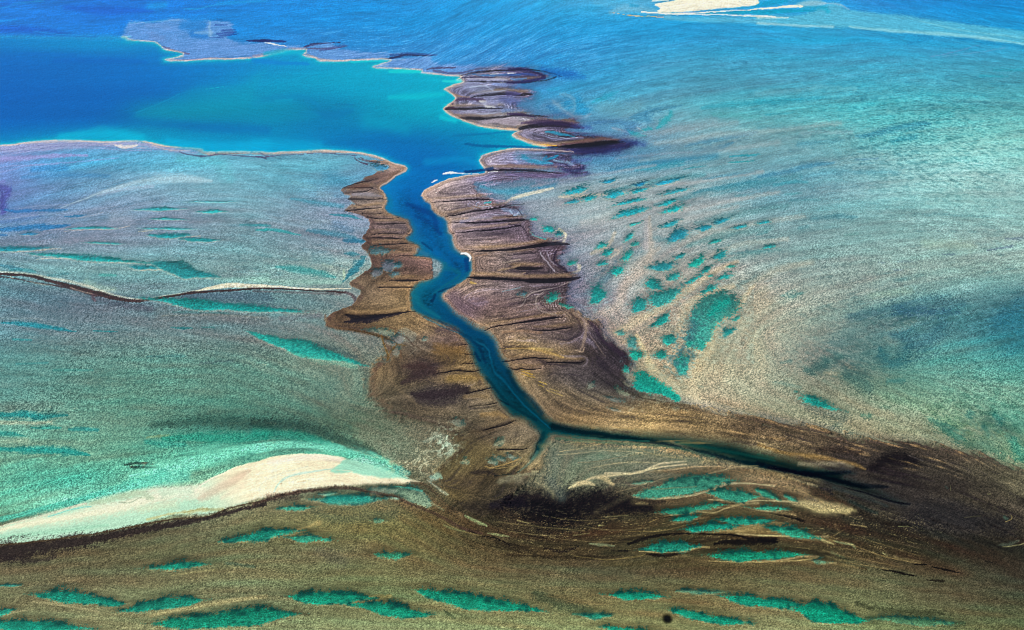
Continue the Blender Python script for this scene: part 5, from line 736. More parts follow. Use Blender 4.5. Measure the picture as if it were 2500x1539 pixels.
# glints of bare sand between the weed
gl = sm(.9, 1.5, L1 + .5 * W1) * sm(1230, 1290, Y) * sm(1390, 1330, Y) * sm(1180, 1260, X) * sm(2350, 2200, X)
mixin(np.s_[:, :], (gl * .45).astype(np.float32), hx('#8c7c54'))
gl = sm(.5, 1.4, -L2) * sm(1210, 1290, Y) * sm(1400, 1340, Y) * sm(1130, 1230, X)
mixin(np.s_[:, :], (gl * .35).astype(np.float32), hx('#1c1614'))
gl = sm(.5, 1.5, L2) * sm(1000, 1020, Y) * sm(1080, 1050, Y - .12 * (X - 1500)) * sm(1380, 1480, X) * mudm
mixin(np.s_[:, :], (gl * .5).astype(np.float32), hx('#c89c60'))

run(["d2|-100 520 4 300 560 5 700 600 4|#8c7a50|.5|.8", "d2|0 600 3 300 640 4 500 640 3|#94825a|.5|.8", "d2|400 470 3 700 500 4 1000 480 3|#7c6a48|.5|.8", "d2|700 560 4 1000 590 5 1300 560 4|#7c6c4c|.5|.8", "d2|500 680 4 900 700 5 1200 690 4|#84704c|.5|.8", "d2|900 640 4 1100 650 8 1400 590 6|#6c5c40|.5|.9", "d2|0 820 8 500 840 10 1000 830 8|#2a2018|.5|.9", "d2|200 720 4 600 735 5 900 750 4|#1c1612|.55|.8", "d1|2000 600 4 2200 680 6 2456 740 6|#1a1412|.6|.7", "d1|1900 640 5 2100 720 6 2456 800 8|#2c2218|.5|.8", "d1|1700 480 4 1900 590 5 2100 640 5|#a8905c|.5|.8", "d1|1800 420 8 2000 560 8|#3c2c20|.5|.8",
     "d2|1250 230 10 1000 330 20 800 420 16|#54463a|.5|.9", "d2|1750 110 8 2300 110 10 2456 140 8|#8a6c4c|.5|.9", "d2|1400 365 14 1700 330 12 1900 290 10|#5a4636|.6|.8", "d2|1500 440 8 1750 400 8|#4c3a2c|.5|.8", "d2|1750 680 12 1950 660 14|#4c4030|.6|.8", "d2|900 900 30 1800 900 40 2456 920 40|#50462e|.5|1", "d3|0 760 14 300 760 16 600 820 14|#3c3024|.5|.9", "d3|700 740 6 1100 820 8 1500 880 8|#806c48|.5|.8", "d3|600 780 5 900 850 6 1300 930 6|#8c7650|.45|.8", "d3|1000 600 8 1300 700 10 1700 800 8|#3c3028|.5|.9", "d3|750 560 30 950 640 30|#382820|.6|.9", "d3|600 500 30 750 480 26|#3c2c24|.6|.9"], 1.1)
run(["d2|1150 330 20 1500 330 30 1900 340 40 2300 350 40|#7c6444|.45|1", "d2|1600 440 14 2000 440 20 2400 440 20|#74603e|.4|1", "d2|1900 610 16 2300 610 30 2700 630 30 3000 690 20|#9c8454|.6|1", "d2|1300 60 14 1700 40 24 2200 60 30 2600 120 30|#8a7048|.5|1", "d3|0 110 30 250 160 40 450 260 40|#a48458|.6|1", "d3|350 330 30 600 370 50 850 400 26|#bca472|.65|1", "d2|1150 800 12 1600 830 16 1900 880 20 2500 900 24|#786444|.5|1", "d3|400 880 16 700 900 14 1000 960 10|#8c744c|.5|1", "c2|300 1240 20 700 1260 24 1200 1320 30 1900 1400 30|#7c7c5c|.45|1", "c2|450 1330 5 800 1300 5 1100 1300 5 1300 1330 4|#b8a878|.6|.8", "c2|800 1440 5 1100 1400 6 1400 1400 5|#b4a270|.55|.8"], 1)
run(["d2|560 205 6 640 160 16 730 150 14 800 170 8|#e0c888|.85|.8", "d2|830 110 14 900 105 16 960 165 10|#e0c488|.8|.8", "d2|700 135 5 800 105 6 1000 88 7 1200 60 7 1400 8 7 1650 -20 6|#d8c08c|.8|.7", "c3|-500 1520 6 -200 1440 8 0 1430 6|#d0b47c|.4|.9", "d3|250 285 4 350 310 4 450 330 5|#c8ac74|.6|.8", "d3|-100 160 6 200 180 6 430 240 8 600 330 10|#b8945c|.5|.9", "d3|650 640 3 850 720 4 1150 830 4 1500 900 3|#a88c5c|.55|.8", "d3|900 640 3 1200 740 4 1500 830 3|#8c744c|.5|.8", "d2|1000 240 4 1200 190 4 1400 130 5 1600 80 4|#a88c60|.5|.8", "d2|1300 520 4 1450 470 5 1600 440 5|#a08454|.6|.8", "d2|1100 600 4 1400 600 5 1600 560 4 1750 520 4|#8c7448|.55|.8", "d2|600 830 4 900 860 4 1200 830 5 1300 800 4|#94804c|.5|.8"], .8)
# ridges of bright sand lapping round the southern pools
run(["d2|600 195 5 640 165 14 720 150 16 790 165 8|#ccb47c|.85|.6", "d2|690 140 4 760 112 9 900 90 9 1100 80 6 1250 50 6 1400 8 6|#ccb680|.8|.6", "d2|860 100 12 920 140 14 970 170 10|#c8ac70|.7|.7", "d2|1400 45 4 1500 35 4 1700 8 5 1850 0 5 2000 10 5|#b89868|.7|.6",
     "d2|1160 285 4 1400 302 6 1700 272 6 1900 215 6 2050 160 6 2250 160 4 2456 182 5|#bca878|.8|.5", "d2|1900 200 5 2000 165 8 2100 158 6|#c8b484|.6|.7", "d2|1850 312 3 2100 328 5 2300 318 5 2500 322 5 2700 330 6 2900 372 8|#bca878|.8|.5", "d2|1500 460 3 1620 435 5 1750 425 5 1900 432 6 2000 395 5 2150 355 7 2300 340 6|#b09868|.75|.6", "d2|2050 355 14 2200 350 8|#a88c5c|.6|.8",
     "d2|1210 785 3 1500 800 4 1620 785 5 1760 750 6 1850 745 4|#b49c68|.8|.6", "d2|1850 868 3 2200 880 5 2456 878 5 2700 870 6 2850 845 4|#b49c68|.75|.6", "d2|2020 610 10 2200 580 14 2456 545 16 2600 550 10|#9c8458|.8|.7", "d2|2100 625 6 2350 640 6 2700 640 6 2950 650 8|#a8946c|.7|.7", "d2|1480 545 3 1700 500 5 1850 470 4|#806444|.6|.7",
     "d3|400 345 5 520 395 12 600 408 12 720 408 12 860 405 14|#c0ac74|.7|.9", "d3|0 640 8 300 642 6 520 652 7 620 690 8 700 720 5|#bcac78|.75|.6", "d3|0 875 4 250 862 5 420 838 5 560 835 4|#b09468|.75|.6", "d3|650 900 3 720 895 5|#b09c70|.6|.6", "d3|0 415 6 200 430 8 350 445 6|#907450|.6|.7", "d3|300 440 3 350 455 3|#c0a070|.6|.6",
     "d2|1100 718 5 1250 668 12 1450 632 7 1700 625 5 2100 642 7 2200 668 12 2456 680 18|#150f10|.85|.6", "d2|1900 722 7 2050 702 16 2456 702 16|#120c0e|.85|.6", "d2|1280 812 5 1430 818 13 1620 798 5|#181010|.85|.6", "d2|1200 300 6 1350 330 14 1450 330 8|#2c2020|.6|.8", "d2|1350 490 6 1500 470 5|#1c1412|.6|.8", "d2|1950 360 6 2080 350 5|#241814|.6|.8"], .7, wm=1.5)

# ================================================================== 6. pools: every one a thing of its own
TQ, TG, GR = '#0c9aa8', '#12958f', '#12947c'
for tile, t, sh, col, lab in [
 ('b2', "930 238 68 22 10", 'e', '#0c8cb0', 'blue pool nearest the top left of the right-hand field, under the dark blue current'),
 ('b2', "1225 262 75 19 12", 'e', '#1480a8', 'small dusky blue pool just above a rounder turquoise one on the upper right-hand flats'),
 ('b2', "1470 245 135 20 13", 'e', '#0c94b4', 'very long thin blue pool, highest and longest streak of the right-hand pool field'),
 ('b2', "625 325 105 30 14", 'e', '#0a9cae', 'turquoise pool with a bright cream lower rim, leftmost large one of the upper rows'),
 ('b2', "1205 320 66 24 13", 'e', '#0ca0b0', 'short turquoise pool right of the big slanted pool and below the dusky blue one'),
 ('b2', "990 355 112 38 16", 'e', '#0a9cae', 'large slanted turquoise pool in the middle of the upper rows of pools'),
 ('b2', "750 392 58 32 14", 'e', '#0a9ea8', 'stubby turquoise pool touching a dark mottled one on its left'),
 ('b2', "595 425 68 18 10", 'e', '#1c90a4', 'dark mottled flat pool left of the stubby turquoise one'),
 ('b2', "1110 428 115 25 15", 'e', '#0c9ca8', 'slim turquoise pool below the large slanted one'),
 ('b2', "1545 335 125 20 14", 'e', '#1894a4', 'thin teal pool left of a long dark streak on the upper right-hand flats'),
 ('b2', "1480 440 100 19 16", 'e', '#0c9ca4', 'thin teal pool directly above a plumper bright one'),
 ('b2', "1530 495 110 27 14", 'e', '#0ca2a4', 'plump bright turquoise pool below the thin teal streak'),
 ('b2', "1120 530 130 38 17", 'e', '#0c98a4', 'big turquoise pool with a dark notch on its lower right side'),
 ('b2', "1165 638 60 17 14", 'e', '#28a4a0', 'little pale turquoise pool below the notched big one'),
 ('b2', "1510 630 95 26 20", 'e', '#188c98', 'dark teal slanted pool, alone in the middle of the pool field'),
 ('b2', "1115 755 46 32 34", 'e', '#1c9494', 'small tilted pool above a pale round one in the middle of the field'),
 ('b2', "1175 815 38 22 10", 'e', '#30a098', 'small round pale teal pool under the tilted one'),
 ('b2', "1960 600 85 24 20", 'e', '#188ca0', 'upper of two joined teal pools slanting up to the right'),
 ('b2', "1810 672 80 30 18", 'e', '#1090a4', 'lower of two joined teal pools slanting up to the right'),
 ('b2', "2130 660 75 22 15", 'e', '#1894a0', 'slanted pool to the right of the joined teal pair'),
 ('b2', "2350 615 62 19 8", 'e', '#1894a0', 'rightmost small teal pool of the upper field'),
 ('b2', "1570 740 112 54 20", 'e', '#188ca0', 'large dark mottled pool slanting in the centre of the right-hand field'),
 ('b2', "1910 792 55 20 14", 'e', '#189c98', 'small teal pool right of the large dark mottled one'),
 ('b2', "860 832 52 28 12", 'e', '#149894', 'small teal pool nearest the creek bank in the middle rows'),
 ('b2', "920 898 52 32 22", 'e', '#129a98', 'teal pool cupped by a curved cream ridge on its right'),
 ('b2', "1100 930 62 40 42", 'e', '#0c9c94', 'bright green oval pool tilted steeply, right of the cream ridge'),
 ('b2', "860 1000 48 24 18", 'e', '#189494', 'small dull teal pool under the cupped one'),
 ('b2', "580 992 34 32 0", 'e', '#1c988c', 'small round green pool beside a hooked cream ridge near the creek bank'),
 ('b2', "1000 1068 66 48 28", 'e', '#0c9c94', 'rounded turquoise pool below the steep green oval'),
 ('b2', "1420 1030 112 56 5", 'e', '#1a848c', 'broad dark speckled pool left of a bright rounded block'),
 ('b2', "1580 930 62 22 22", 'e', '#1c8c90', 'small dark pool above the broad speckled one'),
 ('b2', "1745 978 78 50 28", 'e', '#0ca494', 'brightest green squarish pool in the middle of the field'),
 ('b2', "1960 918 84 42 35", 'e', '#128c90', 'dark teal pool slanting right of the brightest green one'),
 ('b2', "2055 1026 40 16 10", 'e', '#24a090', 'tiny pale pool right of the slanting ones'),
 ('b2', "1820 1062 66 26 26", 'e', '#149490', 'upper half of a kinked pair of narrow pools'),
 ('b2', "1715 1145 80 26 30", 'e', '#109894', 'lower half of a kinked pair of narrow pools'),
 ('b2', "1870 1108 24 16 0", 'e', '#249c94', 'tiniest round pool right of the kinked pair'),
 ('b2', "1998 1120 62 28 20", 'e', '#149490', 'oval teal pool right of the tiniest round one'),
 ('b2', "1530 1125 62 34 22", 'e', '#1c9894', 'small teal pool between two cream ridges above the huge twin-lobed pool'),
 ('b2', "1865 1240 76 30 28", 'e', '#0c9890', 'green pool just above the great long finger-shaped pool'),
 ('b2', "2400 845 50 18 10", 'e', '#1c9898', 'small pool standing alone at the right of the field'),
 ('b2', "1350 1190 80 64 -20", 'e', '#148c88', 'dark upper lobe of the huge twin-lobed mottled pool'),
 ('b2', "1430 1310 150 90 15", 'e', '#2c9a94', 'pale lower lobe of the huge twin-lobed mottled pool'),
 ('b2', "815 1285 62 112 -12", 'e', '#128e88', 'tall dark green pool standing upright near the creek bank'),
 ('b2', "1215 1385 88 66 28", 'e', '#1c9490', 'rounded pool joined to the lower left of the twin-lobed one'),
 ('b2', "415 1328 60 44 14", 'e', '#1a9080', 'square-cornered green pool just inside the brown bank margin'),
 ('b2', "548 1400 48 22 -4", 'e', '#2ca490', 'small light green pool right of the square-cornered one'),
 ('b2', "385 678 58 36 -20", 'e', '#0ca4a0', 'bright pool in the cream-rimmed hook at the bank margin'),
 ('b2', "465 726 38 26 15", 'e', '#18848c', 'small dark pool in the outer bend of the cream-rimmed hook'),
 ('b2', "235 586 30 15 0", 'e', '#18a098', 'tiny bright pool topmost beside the cream-rimmed hook'),
 ('c2', "1415 88 90 44 42", 'e', '#14948c', 'dark-edged slanting pool left of the great finger-shaped pool'),
 ('c2', "1490 262 66 62 0", 'e', '#1a9c90', 'round green pool with dark speckled edge, between cream ridges'),
 ('c2', "1415 396 52 46 0", 'e', '#189888', 'small round green pool below the larger round one'),
 ('c2', "1190 400 76 54 -12", 'e', '#149c88', 'bright green pool at the foot of a mottled one, beside the weed-dark bank'),
 ('c2', "1150 290 50 60 0", 'e', '#448c88', 'dusky mottled pool above the bright green one beside the weed-dark bank'),
 ('c2', "1610 480 88 110 -8", 'e', '#2c988c', 'wide pale speckled pool at the foot of the great finger-shaped pool'),
 ('c2', "2025 188 58 32 18", 'e', '#148c88', 'small dark-edged oval pool right of the great finger-shaped pool'),
 ('c2', "2100 70 40 18 16", 'e', '#249484', 'tiny pool up and right of the dark-edged oval one'),
 ('c2', "1042 205 42 24 0", 'e', '#4c948c', 'tiny dull pool above the dusky mottled one'),
 ('c2', "1090 540 34 30 0", 'e', '#249080', 'tiny round pool at the upper left corner of the wedge-shaped pool'),
 ('c2', "1170 560 1290 560 1400 640 1520 725 1590 800 1555 830 1450 782 1300 760 1190 725 1150 680 1180 620", 'p', '#0c9484', 'wedge-shaped emerald pool lying against the weed-dark bank at the end of the field'),
 ('c3', "570 850 200 42 -22", 'e', '#149c90', 'lone long turquoise pool with a streaked dark lower side near the right edge'),
 ]:
    pool(tile, t, sh, col, lab, mot=1.15, a=.9, rima=.3, dark=.4, group=RF)
for tile, t, sh, col, lab in [('b2', "1690 1511 1720 1400 1790 1330 1880 1280 2000 1270 2110 1300 2150 1370 2120 1440 2060 1480 1980 1520 1900 1600 1860 1700 1790 1790 1740 1800 1640 1740 1660 1640 1700 1580", 'p', '#1a968e', 'great finger-shaped turquoise pool, the longest in the right-hand field')]:
    pool(tile, t, sh, col, lab, a=.72, mot=2.2, rima=.35, dark=.12, group=RF)
s = box(1600, 1780, 745, 930, 4)
mk = np.exp(-(((PX[s] - 1690 + .45 * (PY[s] - 810)) / 38) ** 2)) * sm(745, 790, PY[s]) * sm(935, 880, PY[s])
mixin(s, (mk * sm(-.2, 1.1, W1[s] * .5 + CL[s] + .5 * CL2[s]) * .75).astype(np.float32), hx('#3c6468'))
run(["b2|1850 1480 20 1950 1400 40 2030 1350 30|#0ca090|.7|.8", "c2|1700 120 30 1680 230 30|#3c5c68|.4|.8", "c2|1670 310 26 1680 300 20|#30a090|.7|.6", "c2|1780 300 26 1790 320 20|#30a090|.6|.6"], 1.2)
for tile, t, sh, col, lab in [

 ('b0', "150 862 320 20 3", 'l', '#108c9c', 'dark turquoise streak at the left edge, above the longest left-hand pool'),
 ('b0', "850 952 590 24 -4.5", 'l', '#0e9c9c', 'longest pool of the left-hand flats, turquoise with a thin cream lower line'),
 ('b0', "1330 1036 150 24 -2", 'l', '#188e98', 'dark teal pool under the right end of the longest left-hand one'),
 ('b0', "1700 1055 340 58 -11", 'l', '#208c90', 'broad mottled teal pool drifting down to the right, above the cream and brown creek line'),
 ('b0', "840 672 250 13 1", 'l', '#109ca8', 'thin turquoise pool with a long cream underline, upper left-hand flats'),
 ('b0', "1560 735 210 22 0", 'l', '#0e98a0', 'turquoise lens, upper of a staggered pair in the middle of the left-hand flats'),
 ('b0', "1840 778 200 18 -1", 'l', '#0e9aa0', 'turquoise lens, lower of a staggered pair in the middle of the left-hand flats'),
 ('b0', "1480 497 260 12 1", 'l', '#2ca4ac', 'pale thin turquoise streak, left of a shorter brighter one'),
 ('b0', "1950 516 150 13 0", 'l', '#1cacb0', 'short bright turquoise streak high on the left-hand flats'),
 ('b0', "1550 588 180 9 -2", 'l', '#2ca4a8', 'faint thin turquoise streak below the two high ones'),
 ('b0', "1550 674 290 9 -1", 'l', '#2ca4a8', 'faint long turquoise streak above the staggered pair'),
 ('b0', "960 812 210 9 -1", 'l', '#2ca0a4', 'faint thin turquoise streak alone in the middle left'),
 ('b0', "1950 430 250 6 0", 'l', '#48acb8', 'faintest turquoise thread, highest of the left-hand pools'),
 ('b0', "265 726 100 11 4", 'l', '#187ca8', 'little blue pool at the far left below the dark blue streaks'),
 ('b0', "2060 1385 780 40 -5", 'l', '#0e9490', 'long emerald pool under the dark weed line, with a scalloped cream lower edge'),
 ('c1', "480 350 590 62 -16.5", 'l', '#24a498', 'big aqua pool slanting down to the right beside the brown creek bank'),
 ]:
    pool(tile, t, sh, col, lab, mot=.7, rim='#ccc4b0', rima=.5, dark=.25, group=LF)
run(["c1|300 380 14 500 430 24 700 470 26 950 510 16|#78bca0|.5|.9"], 1.2)
for tile, t, sh, col, lab in [
 ('b1', "1085 82 1160 85 1235 105 1250 120 1210 142 1160 148 1120 120", 'p', '#2484b4', 'small blue pool inside the hooked tan spit at the mouth of the creek'),
 ('b1', "1142 886 96 33 0", 'e', '#3c8ca4', 'oval blue pool with a pale rim on the left creek bank'),
 ('b1', "1215 970 1290 985 1300 1040 1260 1080 1190 1060 1175 1010", 'p', '#64809c', 'dull blue angular pool, largest of the cluster on the left creek bank'),
 ('b1', "1330 1022 38 22 15", 'e', '#2488a4', 'small bright blue pool at the right of the cluster on the left creek bank'),
 ('b1', "1130 1086 52 40 0", 'e', '#6c8094', 'dull grey-blue pool at the lower left of the cluster on the left creek bank'),
 ('b1', "1300 1098 48 22 12", 'e', '#3c849c', 'flat blue-green pool at the bottom of the cluster on the left creek bank'),
 ('c1', "1000 175 1150 165 1290 205 1270 245 1180 222 1080 200", 'p', '#8cac9c', 'pale green-grey pool on the brown bank left of the creek bend'),
 ('c1', "1330 260 66 44 20", 'e', '#90989c', 'grey pool in the brown bank maze, right of the pale green-grey one'),
 ('c1', "1315 378 34 44 -10", 'e', '#94988c', 'small grey pool lower in the brown bank maze'),
 ('c1', "1255 290 50 30 -20", 'e', '#8c8c84', 'small brownish pool at the left of the brown bank maze'),
 ('c1', "1580 270 30 16 0", 'e', '#7cb0a8', 'tiny bright pool among the brown streaks left of the creek'),
 ('c1', "1885 1030 60 44 -30", 'e', '#8c9884', 'grey-green pool on the brown bank above the speckled clearing'),
 ('c1', "1955 1400 36 30 0", 'e', '#b4bc90', 'round pale yellow-green pool at the edge of the speckled clearing'),
 ('c1', "2270 1210 56 40 20", 'e', '#8c9c7c', 'dull green pool above the row of three little ones by the side creek'),
 ('c1', "2210 1400 44 38 0", 'e', '#8cb09c', 'leftmost of three little pools ringed in tan by the side creek'),
 ('c1', "2282 1372 44 22 -28", 'e', '#8cb0a4', 'middle of three little pools ringed in tan by the side creek'),
 ('c1', "2385 1350 52 26 -20", 'e', '#90b0a4', 'rightmost of three little pools ringed in tan by the side creek'),
 ('c2', "985 720 1010 690 1060 740 1130 775 1080 790 1030 770", 'p', '#98a480', 'pale green sliver on the right bank beside the wedge-shaped pool'),
 ('c2', "985 822 66 20 -14", 'e', '#80948c', 'small grey-green streak below the pale sliver on the right bank'),
 ('c2', "985 920 46 14 -10", 'e', '#88948c', 'lowest small grey streak on the right bank'),
 ('c2', "770 690 34 40 -30", 'e', '#84907c', 'small grey-green pool high on the right bank'),
 ('b2', "140 1290 36 18 15", 'e', '#3c8494', 'small dusky teal pool on the right bank among curved brown lines'),
 ]:
    pool(tile, t, sh, col, lab, a=.56, mot=1.1, rim='#a89c80', rima=.35, dark=.15, group=MF)
run(["c1|2130 1450 4 2200 1462 5 2320 1430 6 2456 1380 6|#b08c50|.75|.6", "c1|2170 1470 4 2350 1460 5 2456 1430 5|#a08450|.6|.7", "c1|2300 1310 3 2400 1300 4 2456 1330 3|#c0a878|.6|.6", "c1|1560 1210 10 1700 1160 30 1800 1250 30 1820 1330 16|#a4b89c|.5|.9", "c1|1250 1400 20 1450 1420 40 1700 1400 40|#988c64|.45|.9", "c1|1280 1440 14 1350 1480 30 1420 1500 20|#5ca898|.7|.8", "d1|1640 110 14 1700 100 26 1740 130 10|#8cb09c|.75|.6",
     "c2|130 560 4 220 595 6|#c8a040|.75|.5", "c2|130 590 4 240 622 4|#c8a040|.7|.5", "c2|120 540 3 200 560 4|#c8a040|.6|.6", "c2|280 660 4 350 690 5|#c4a040|.75|.5", "c2|270 690 3 330 712 4|#c4a040|.6|.5", "c2|350 740 3 500 792 4|#c4a458|.7|.6", "c2|380 730 3 460 750 3|#c4a458|.6|.6"], .3)
clear = sm(.1, .9, CL + .3 * W1) * np.exp(-(((PX - 1085) / 34) ** 2 + ((PY - 1085) / 34) ** 2))
mixin(np.s_[:, :], (clear * .95).clip(0, 1).astype(np.float32), hx('#acc4a4'))
clear = sm(.0, .9, CL + .3 * W1) * np.exp(-(((PX - 1010) / 60) ** 2 + ((PY - 1135) / 34) ** 2))
mixin(np.s_[:, :], (clear * .7).clip(0, 1).astype(np.float32), hx('#b8b890'))
blob(tp('c1', "1380 170 1450 190 1500 240 1460 300 1380 280 1330 200"), '#8c948c', .4, 3, 1)
# brown mud lines netting the bank maze
run(["c1|790 170 5 1000 200 6 1160 240 7 1280 275 5 1320 300 4|#4c3a24|.8|.5", "c1|1180 240 7 1210 330 8 1240 430 12 1230 460 8|#6c5028|.75|.6", "c1|1290 200 5 1400 250 5 1480 330 6|#4c3c34|.6|.6", "c1|1240 410 8 1320 320 6 1400 330 6|#6c5430|.6|.6", "c1|1000 150 4 1200 150 5 1350 200 5|#5c4838|.6|.6", "c1|1350 370 8 1360 440 10|#6c5440|.6|.7", "c1|1640 980 5 1800 1010 5 1950 1000 6 2000 1060 5|#5c4c3c|.5|.7", "c1|1750 960 3 1950 965 3|#4c4030|.5|.7", "c1|660 40 10 680 120 12 760 165 10 870 180 6|#6c5844|.7|.7"], .6)
for tile, t, sh, col, lab, gr in [
 ('d1', "860 305 385 46 -1", 'l', '#3ca89c', 'long pale turquoise pool under the brown arch below the cream sandbar', SF),
 ('d1', "690 254 100 14 4", 'l', '#8cb49c', 'thin pale pool just above the long one under the brown arch', SF),
 ('d1', "375 388 165 26 4", 'l', '#38a890', 'small bright oval pool left of the long one under the brown arch', SF),
 ('d1', "1040 212 1300 186 1500 200 1575 240 1640 345 1600 375 1480 340 1350 275 1200 240", 'p', '#88b8a0', 'pale aqua curved pool at the tip of the cream sandbar', SF),
 ('d1', "1300 296 48 14 -6", 'e', '#88c0ac', 'tiny pale pool at the right end of the long one under the brown arch', SF),
 ('d1', "530 667 235 36 -4", 'l', '#30a084', 'small green pool right of the dark slanting one above the middle foreground', SF),
 ('d0', "2400 645 410 46 7", 'l', '#14907c', 'dark green pool slanting up to the right, with a long cream ridge beneath', SF),
 ('d1', "1150 508 90 22 -4", 'l', '#5c9c80', 'faint green pool below the curved brown weed band', SF),
 ('d1', "1260 814 178 33 -2", 'l', '#309474', 'solitary small green oval in the middle of the olive flat', SF),
 ('d0', "1640 928 320 36 3", 'l', '#12947c', 'narrow green pool alone on the left olive flat', SF),
 ('d0', "720 1222 460 66 -5", 'l', '#109680', 'upper left green pool of the overlapping foreground pair', SF),
 ('d0', "1500 1282 450 58 7", 'l', '#12927c', 'right green pool of the overlapping foreground pair', SF),
 ('d0', "330 1478 560 72 -4", 'l', '#109680', 'green pool cut by the bottom left corner', SF),
 ('d0', "2090 1412 720 84 3", 'l', '#0e9478', 'largest green pool of the foreground, at the bottom left of centre', SF),
 ('d0', "20 1345 120 34 6", 'l', '#1c9480', 'stub of a green pool at the left edge near the bottom', SF),
 ('d0', "80 1105 130 14 3", 'l', '#409080', 'thin dusky pool at the left edge above the foreground', SF),
 ('d1', "720 1212 440 66 -2", 'l', '#0e9478', 'green pool lying above and left of its twin at bottom centre', SF),
 ('d1', "1230 1316 430 66 -6", 'l', '#0e9478', 'green pool lying below and right of its twin at bottom centre', SF),
 ('d1', "2070 1248 640 78 -10", 'l', '#0e9478', 'long green pool trailing down to the right at bottom centre', SF),
 ('d2', "820 1384 160 26 -2", 'l', '#249078', 'little green pool at the tail of the long trailing one', SF),
 ('d2', "1180 1194 310 42 -3", 'l', '#0e9c80', 'bright green lens right of bottom centre', SF),
 ('d2', "1860 1388 430 50 -9", 'l', '#0e9c80', 'slanting bright green pool with a round black dust spot at its left tip', SF),
 ('d2', "1120 1506 290 34 -3", 'l', '#0e9c80', 'green pool cut by the bottom edge right of centre', SF),
 ('d2', "2340 1240 420 58 -8", 'l', '#0e9c80', 'left green pool of the chain at the bottom right', SF),
 ('d3', "640 1358 400 88 -8", 'l', '#06987a', 'deepest brightest green pool at the bottom right', SF),
 ('d2', "1760 1148 260 20 0", 'l', '#4c9078', 'faint speckled green strip above the bottom right chain', SF),
 ('d3', "1450 1430 440 40 -3", 'l', '#4c8c68', 'faint speckled green strip at the right end of the bottom chain', SF),
 ('d2', "1155 270 1300 215 1500 135 1700 78 1900 80 2120 128 2000 165 1850 215 1700 255 1400 292 1230 288", 'p', '#3c9c84', 'biggest speckled pool of the weedy group, a long leaf above the others', GF),
 ('d2', "1250 152 130 16 5", 'l', '#5c9480', 'faint small pool left of the biggest leaf-shaped one', GF),
 ('d2', "2070 267 275 58 -1", 'l', '#2c9880', 'arched speckled pool to the lower right of the biggest leaf-shaped one', GF),
 ('d3', "90 262 150 28 -24", 'l', '#30a084', 'slanting pool right of the arched speckled one, under the creek mouth', GF),
 ('d3', "305 292 80 20 -24", 'l', '#34a088', 'smallest slanting pool at the right of the weedy group, under the creek mouth', GF),
 ('d2', "1700 395 330 40 6", 'l', '#28987c', 'thin speckled pool below the biggest leaf-shaped one', GF),
 ('d2', "1640 484 145 32 12", 'l', '#1c9c84', 'short slanted green pool in the middle of the weedy group', GF),
 ('d2', "2170 505 290 44 -1", 'l', '#1c9c84', 'bright pool resting on the right shoulder of a twin lens', GF),
 ('d2', "1870 572 280 42 2", 'l', '#149c84', 'bright twin lens below and left of another in the weedy group', GF),
 ('d2', "2390 388 230 24 -4", 'l', '#30a488', 'flat bright strip above the twin lenses', GF),
 ('d2', "1495 746 300 46 3", 'l', '#1c9880', 'isolated green lens at the lower left of the weedy group', GF),
 ('d2', "2270 816 490 54 -1", 'l', '#149878', 'longest green lens, lowest in the weedy group', GF),
 ('d3', "330 612 290 42 -10", 'l', '#249c80', 'green lens tapering down to the right beside the tan sand ridge', GF),
 ('d3', "580 880 100 20 -7", 'l', '#5c9c80', 'small pale green pool right of the longest lens', GF),
 ]:
    faint = 'faint' in lab or 'pale' in lab
    pool(tile, t, sh, col, lab, a=.66 if faint else .86, mot=1.25, rim='#b4a878', rima=.5, dark=.85, group=gr)
run(["d1|1100 230 30 1300 230 14|#98a08c|.5|.9", "d1|1300 190 5 1450 205 8 1560 230 8|#50a898|.6|.7", "d1|700 300 40 950 305 30 1050 305 20|#149c90|.45|.9", "d2|1300 215 5 1500 205 5 1750 190 4|#787c5c|.6|.7", "d1|1020 225 4 1200 255 6 1350 300 6 1480 365 8 1600 400 10|#5c4434|.8|.6"], .8)

# breaking ripples where the creek narrows
for k, (t, lab) in enumerate([("1745 172 6 1800 163 9 1900 165 4 1980 167 3 2060 165 3", 'thin white line of breaking ripples at the creek mouth by the tan lobe'), ("1638 248 4 1660 236 6 1684 228 5", 'short white dash of foam in mid-channel below the thin ripple line'),
                 ("1908 902 5 1960 908 9 1990 935 8 1995 970 5", 'hooked white patch of foam on the right bank of the creek bend'), ("2160 161 3 2200 154 3 2256 148 3", 'faint white glint of foam where the dark gully meets the creek mouth')]):
    s, al = stroke('b1', t, '#f2f8f8', .95, .5, .5)
    own(s, al > .3, 'foam_patch', lab, 'foam', 'white foam in the creek')

v = nums("1629 1511 12 11"); s = box(v[0] - 12, v[0] + 12, v[1] - 12, v[1] + 12, 12)
d = 1 - np.hypot((PX[s] - v[0]) / v[2], (PY[s] - v[1]) / v[3])
mixin(s, (sm(-.45, .55, d + .12 * W1[s]) * .95).astype(np.float32), hx('#0a0906'))
own(s, d > 0, 'dust_spot', 'small round black sensor dust spot, added at the left tip of a green pool', 'dust spot', 'dark weed ridges')  # stand-in for a sensor dust spot, added as a patch on the ground

# ================================================================== 7. grain of sand, weed and ripples
near = sm(150, 900, Y)
gr = W1 * (.55 + .6 * near) + .35 * near * CL
isflat = (1 - bm) * (1 - .8 * sandm) * (1 - .75 * sandlow)
amp = isflat * (.08 + .08 * near) * (1 + .45 * F1 + .3 * F2) * (1 - .35 * mudm * sm(1800, 1400, X + .8 * (Y - 1000)))
img *= (1 + amp * gr)[..., None]
# coloured grain: turquoise hollows, sandy crests
tint = (isflat * (1 - mudm) * (.35 + .65 * near) * sm(1320, 1150, Y))[..., None] * W1[..., None]
img += tint * np.array([.028, .004, -.004], np.float32)
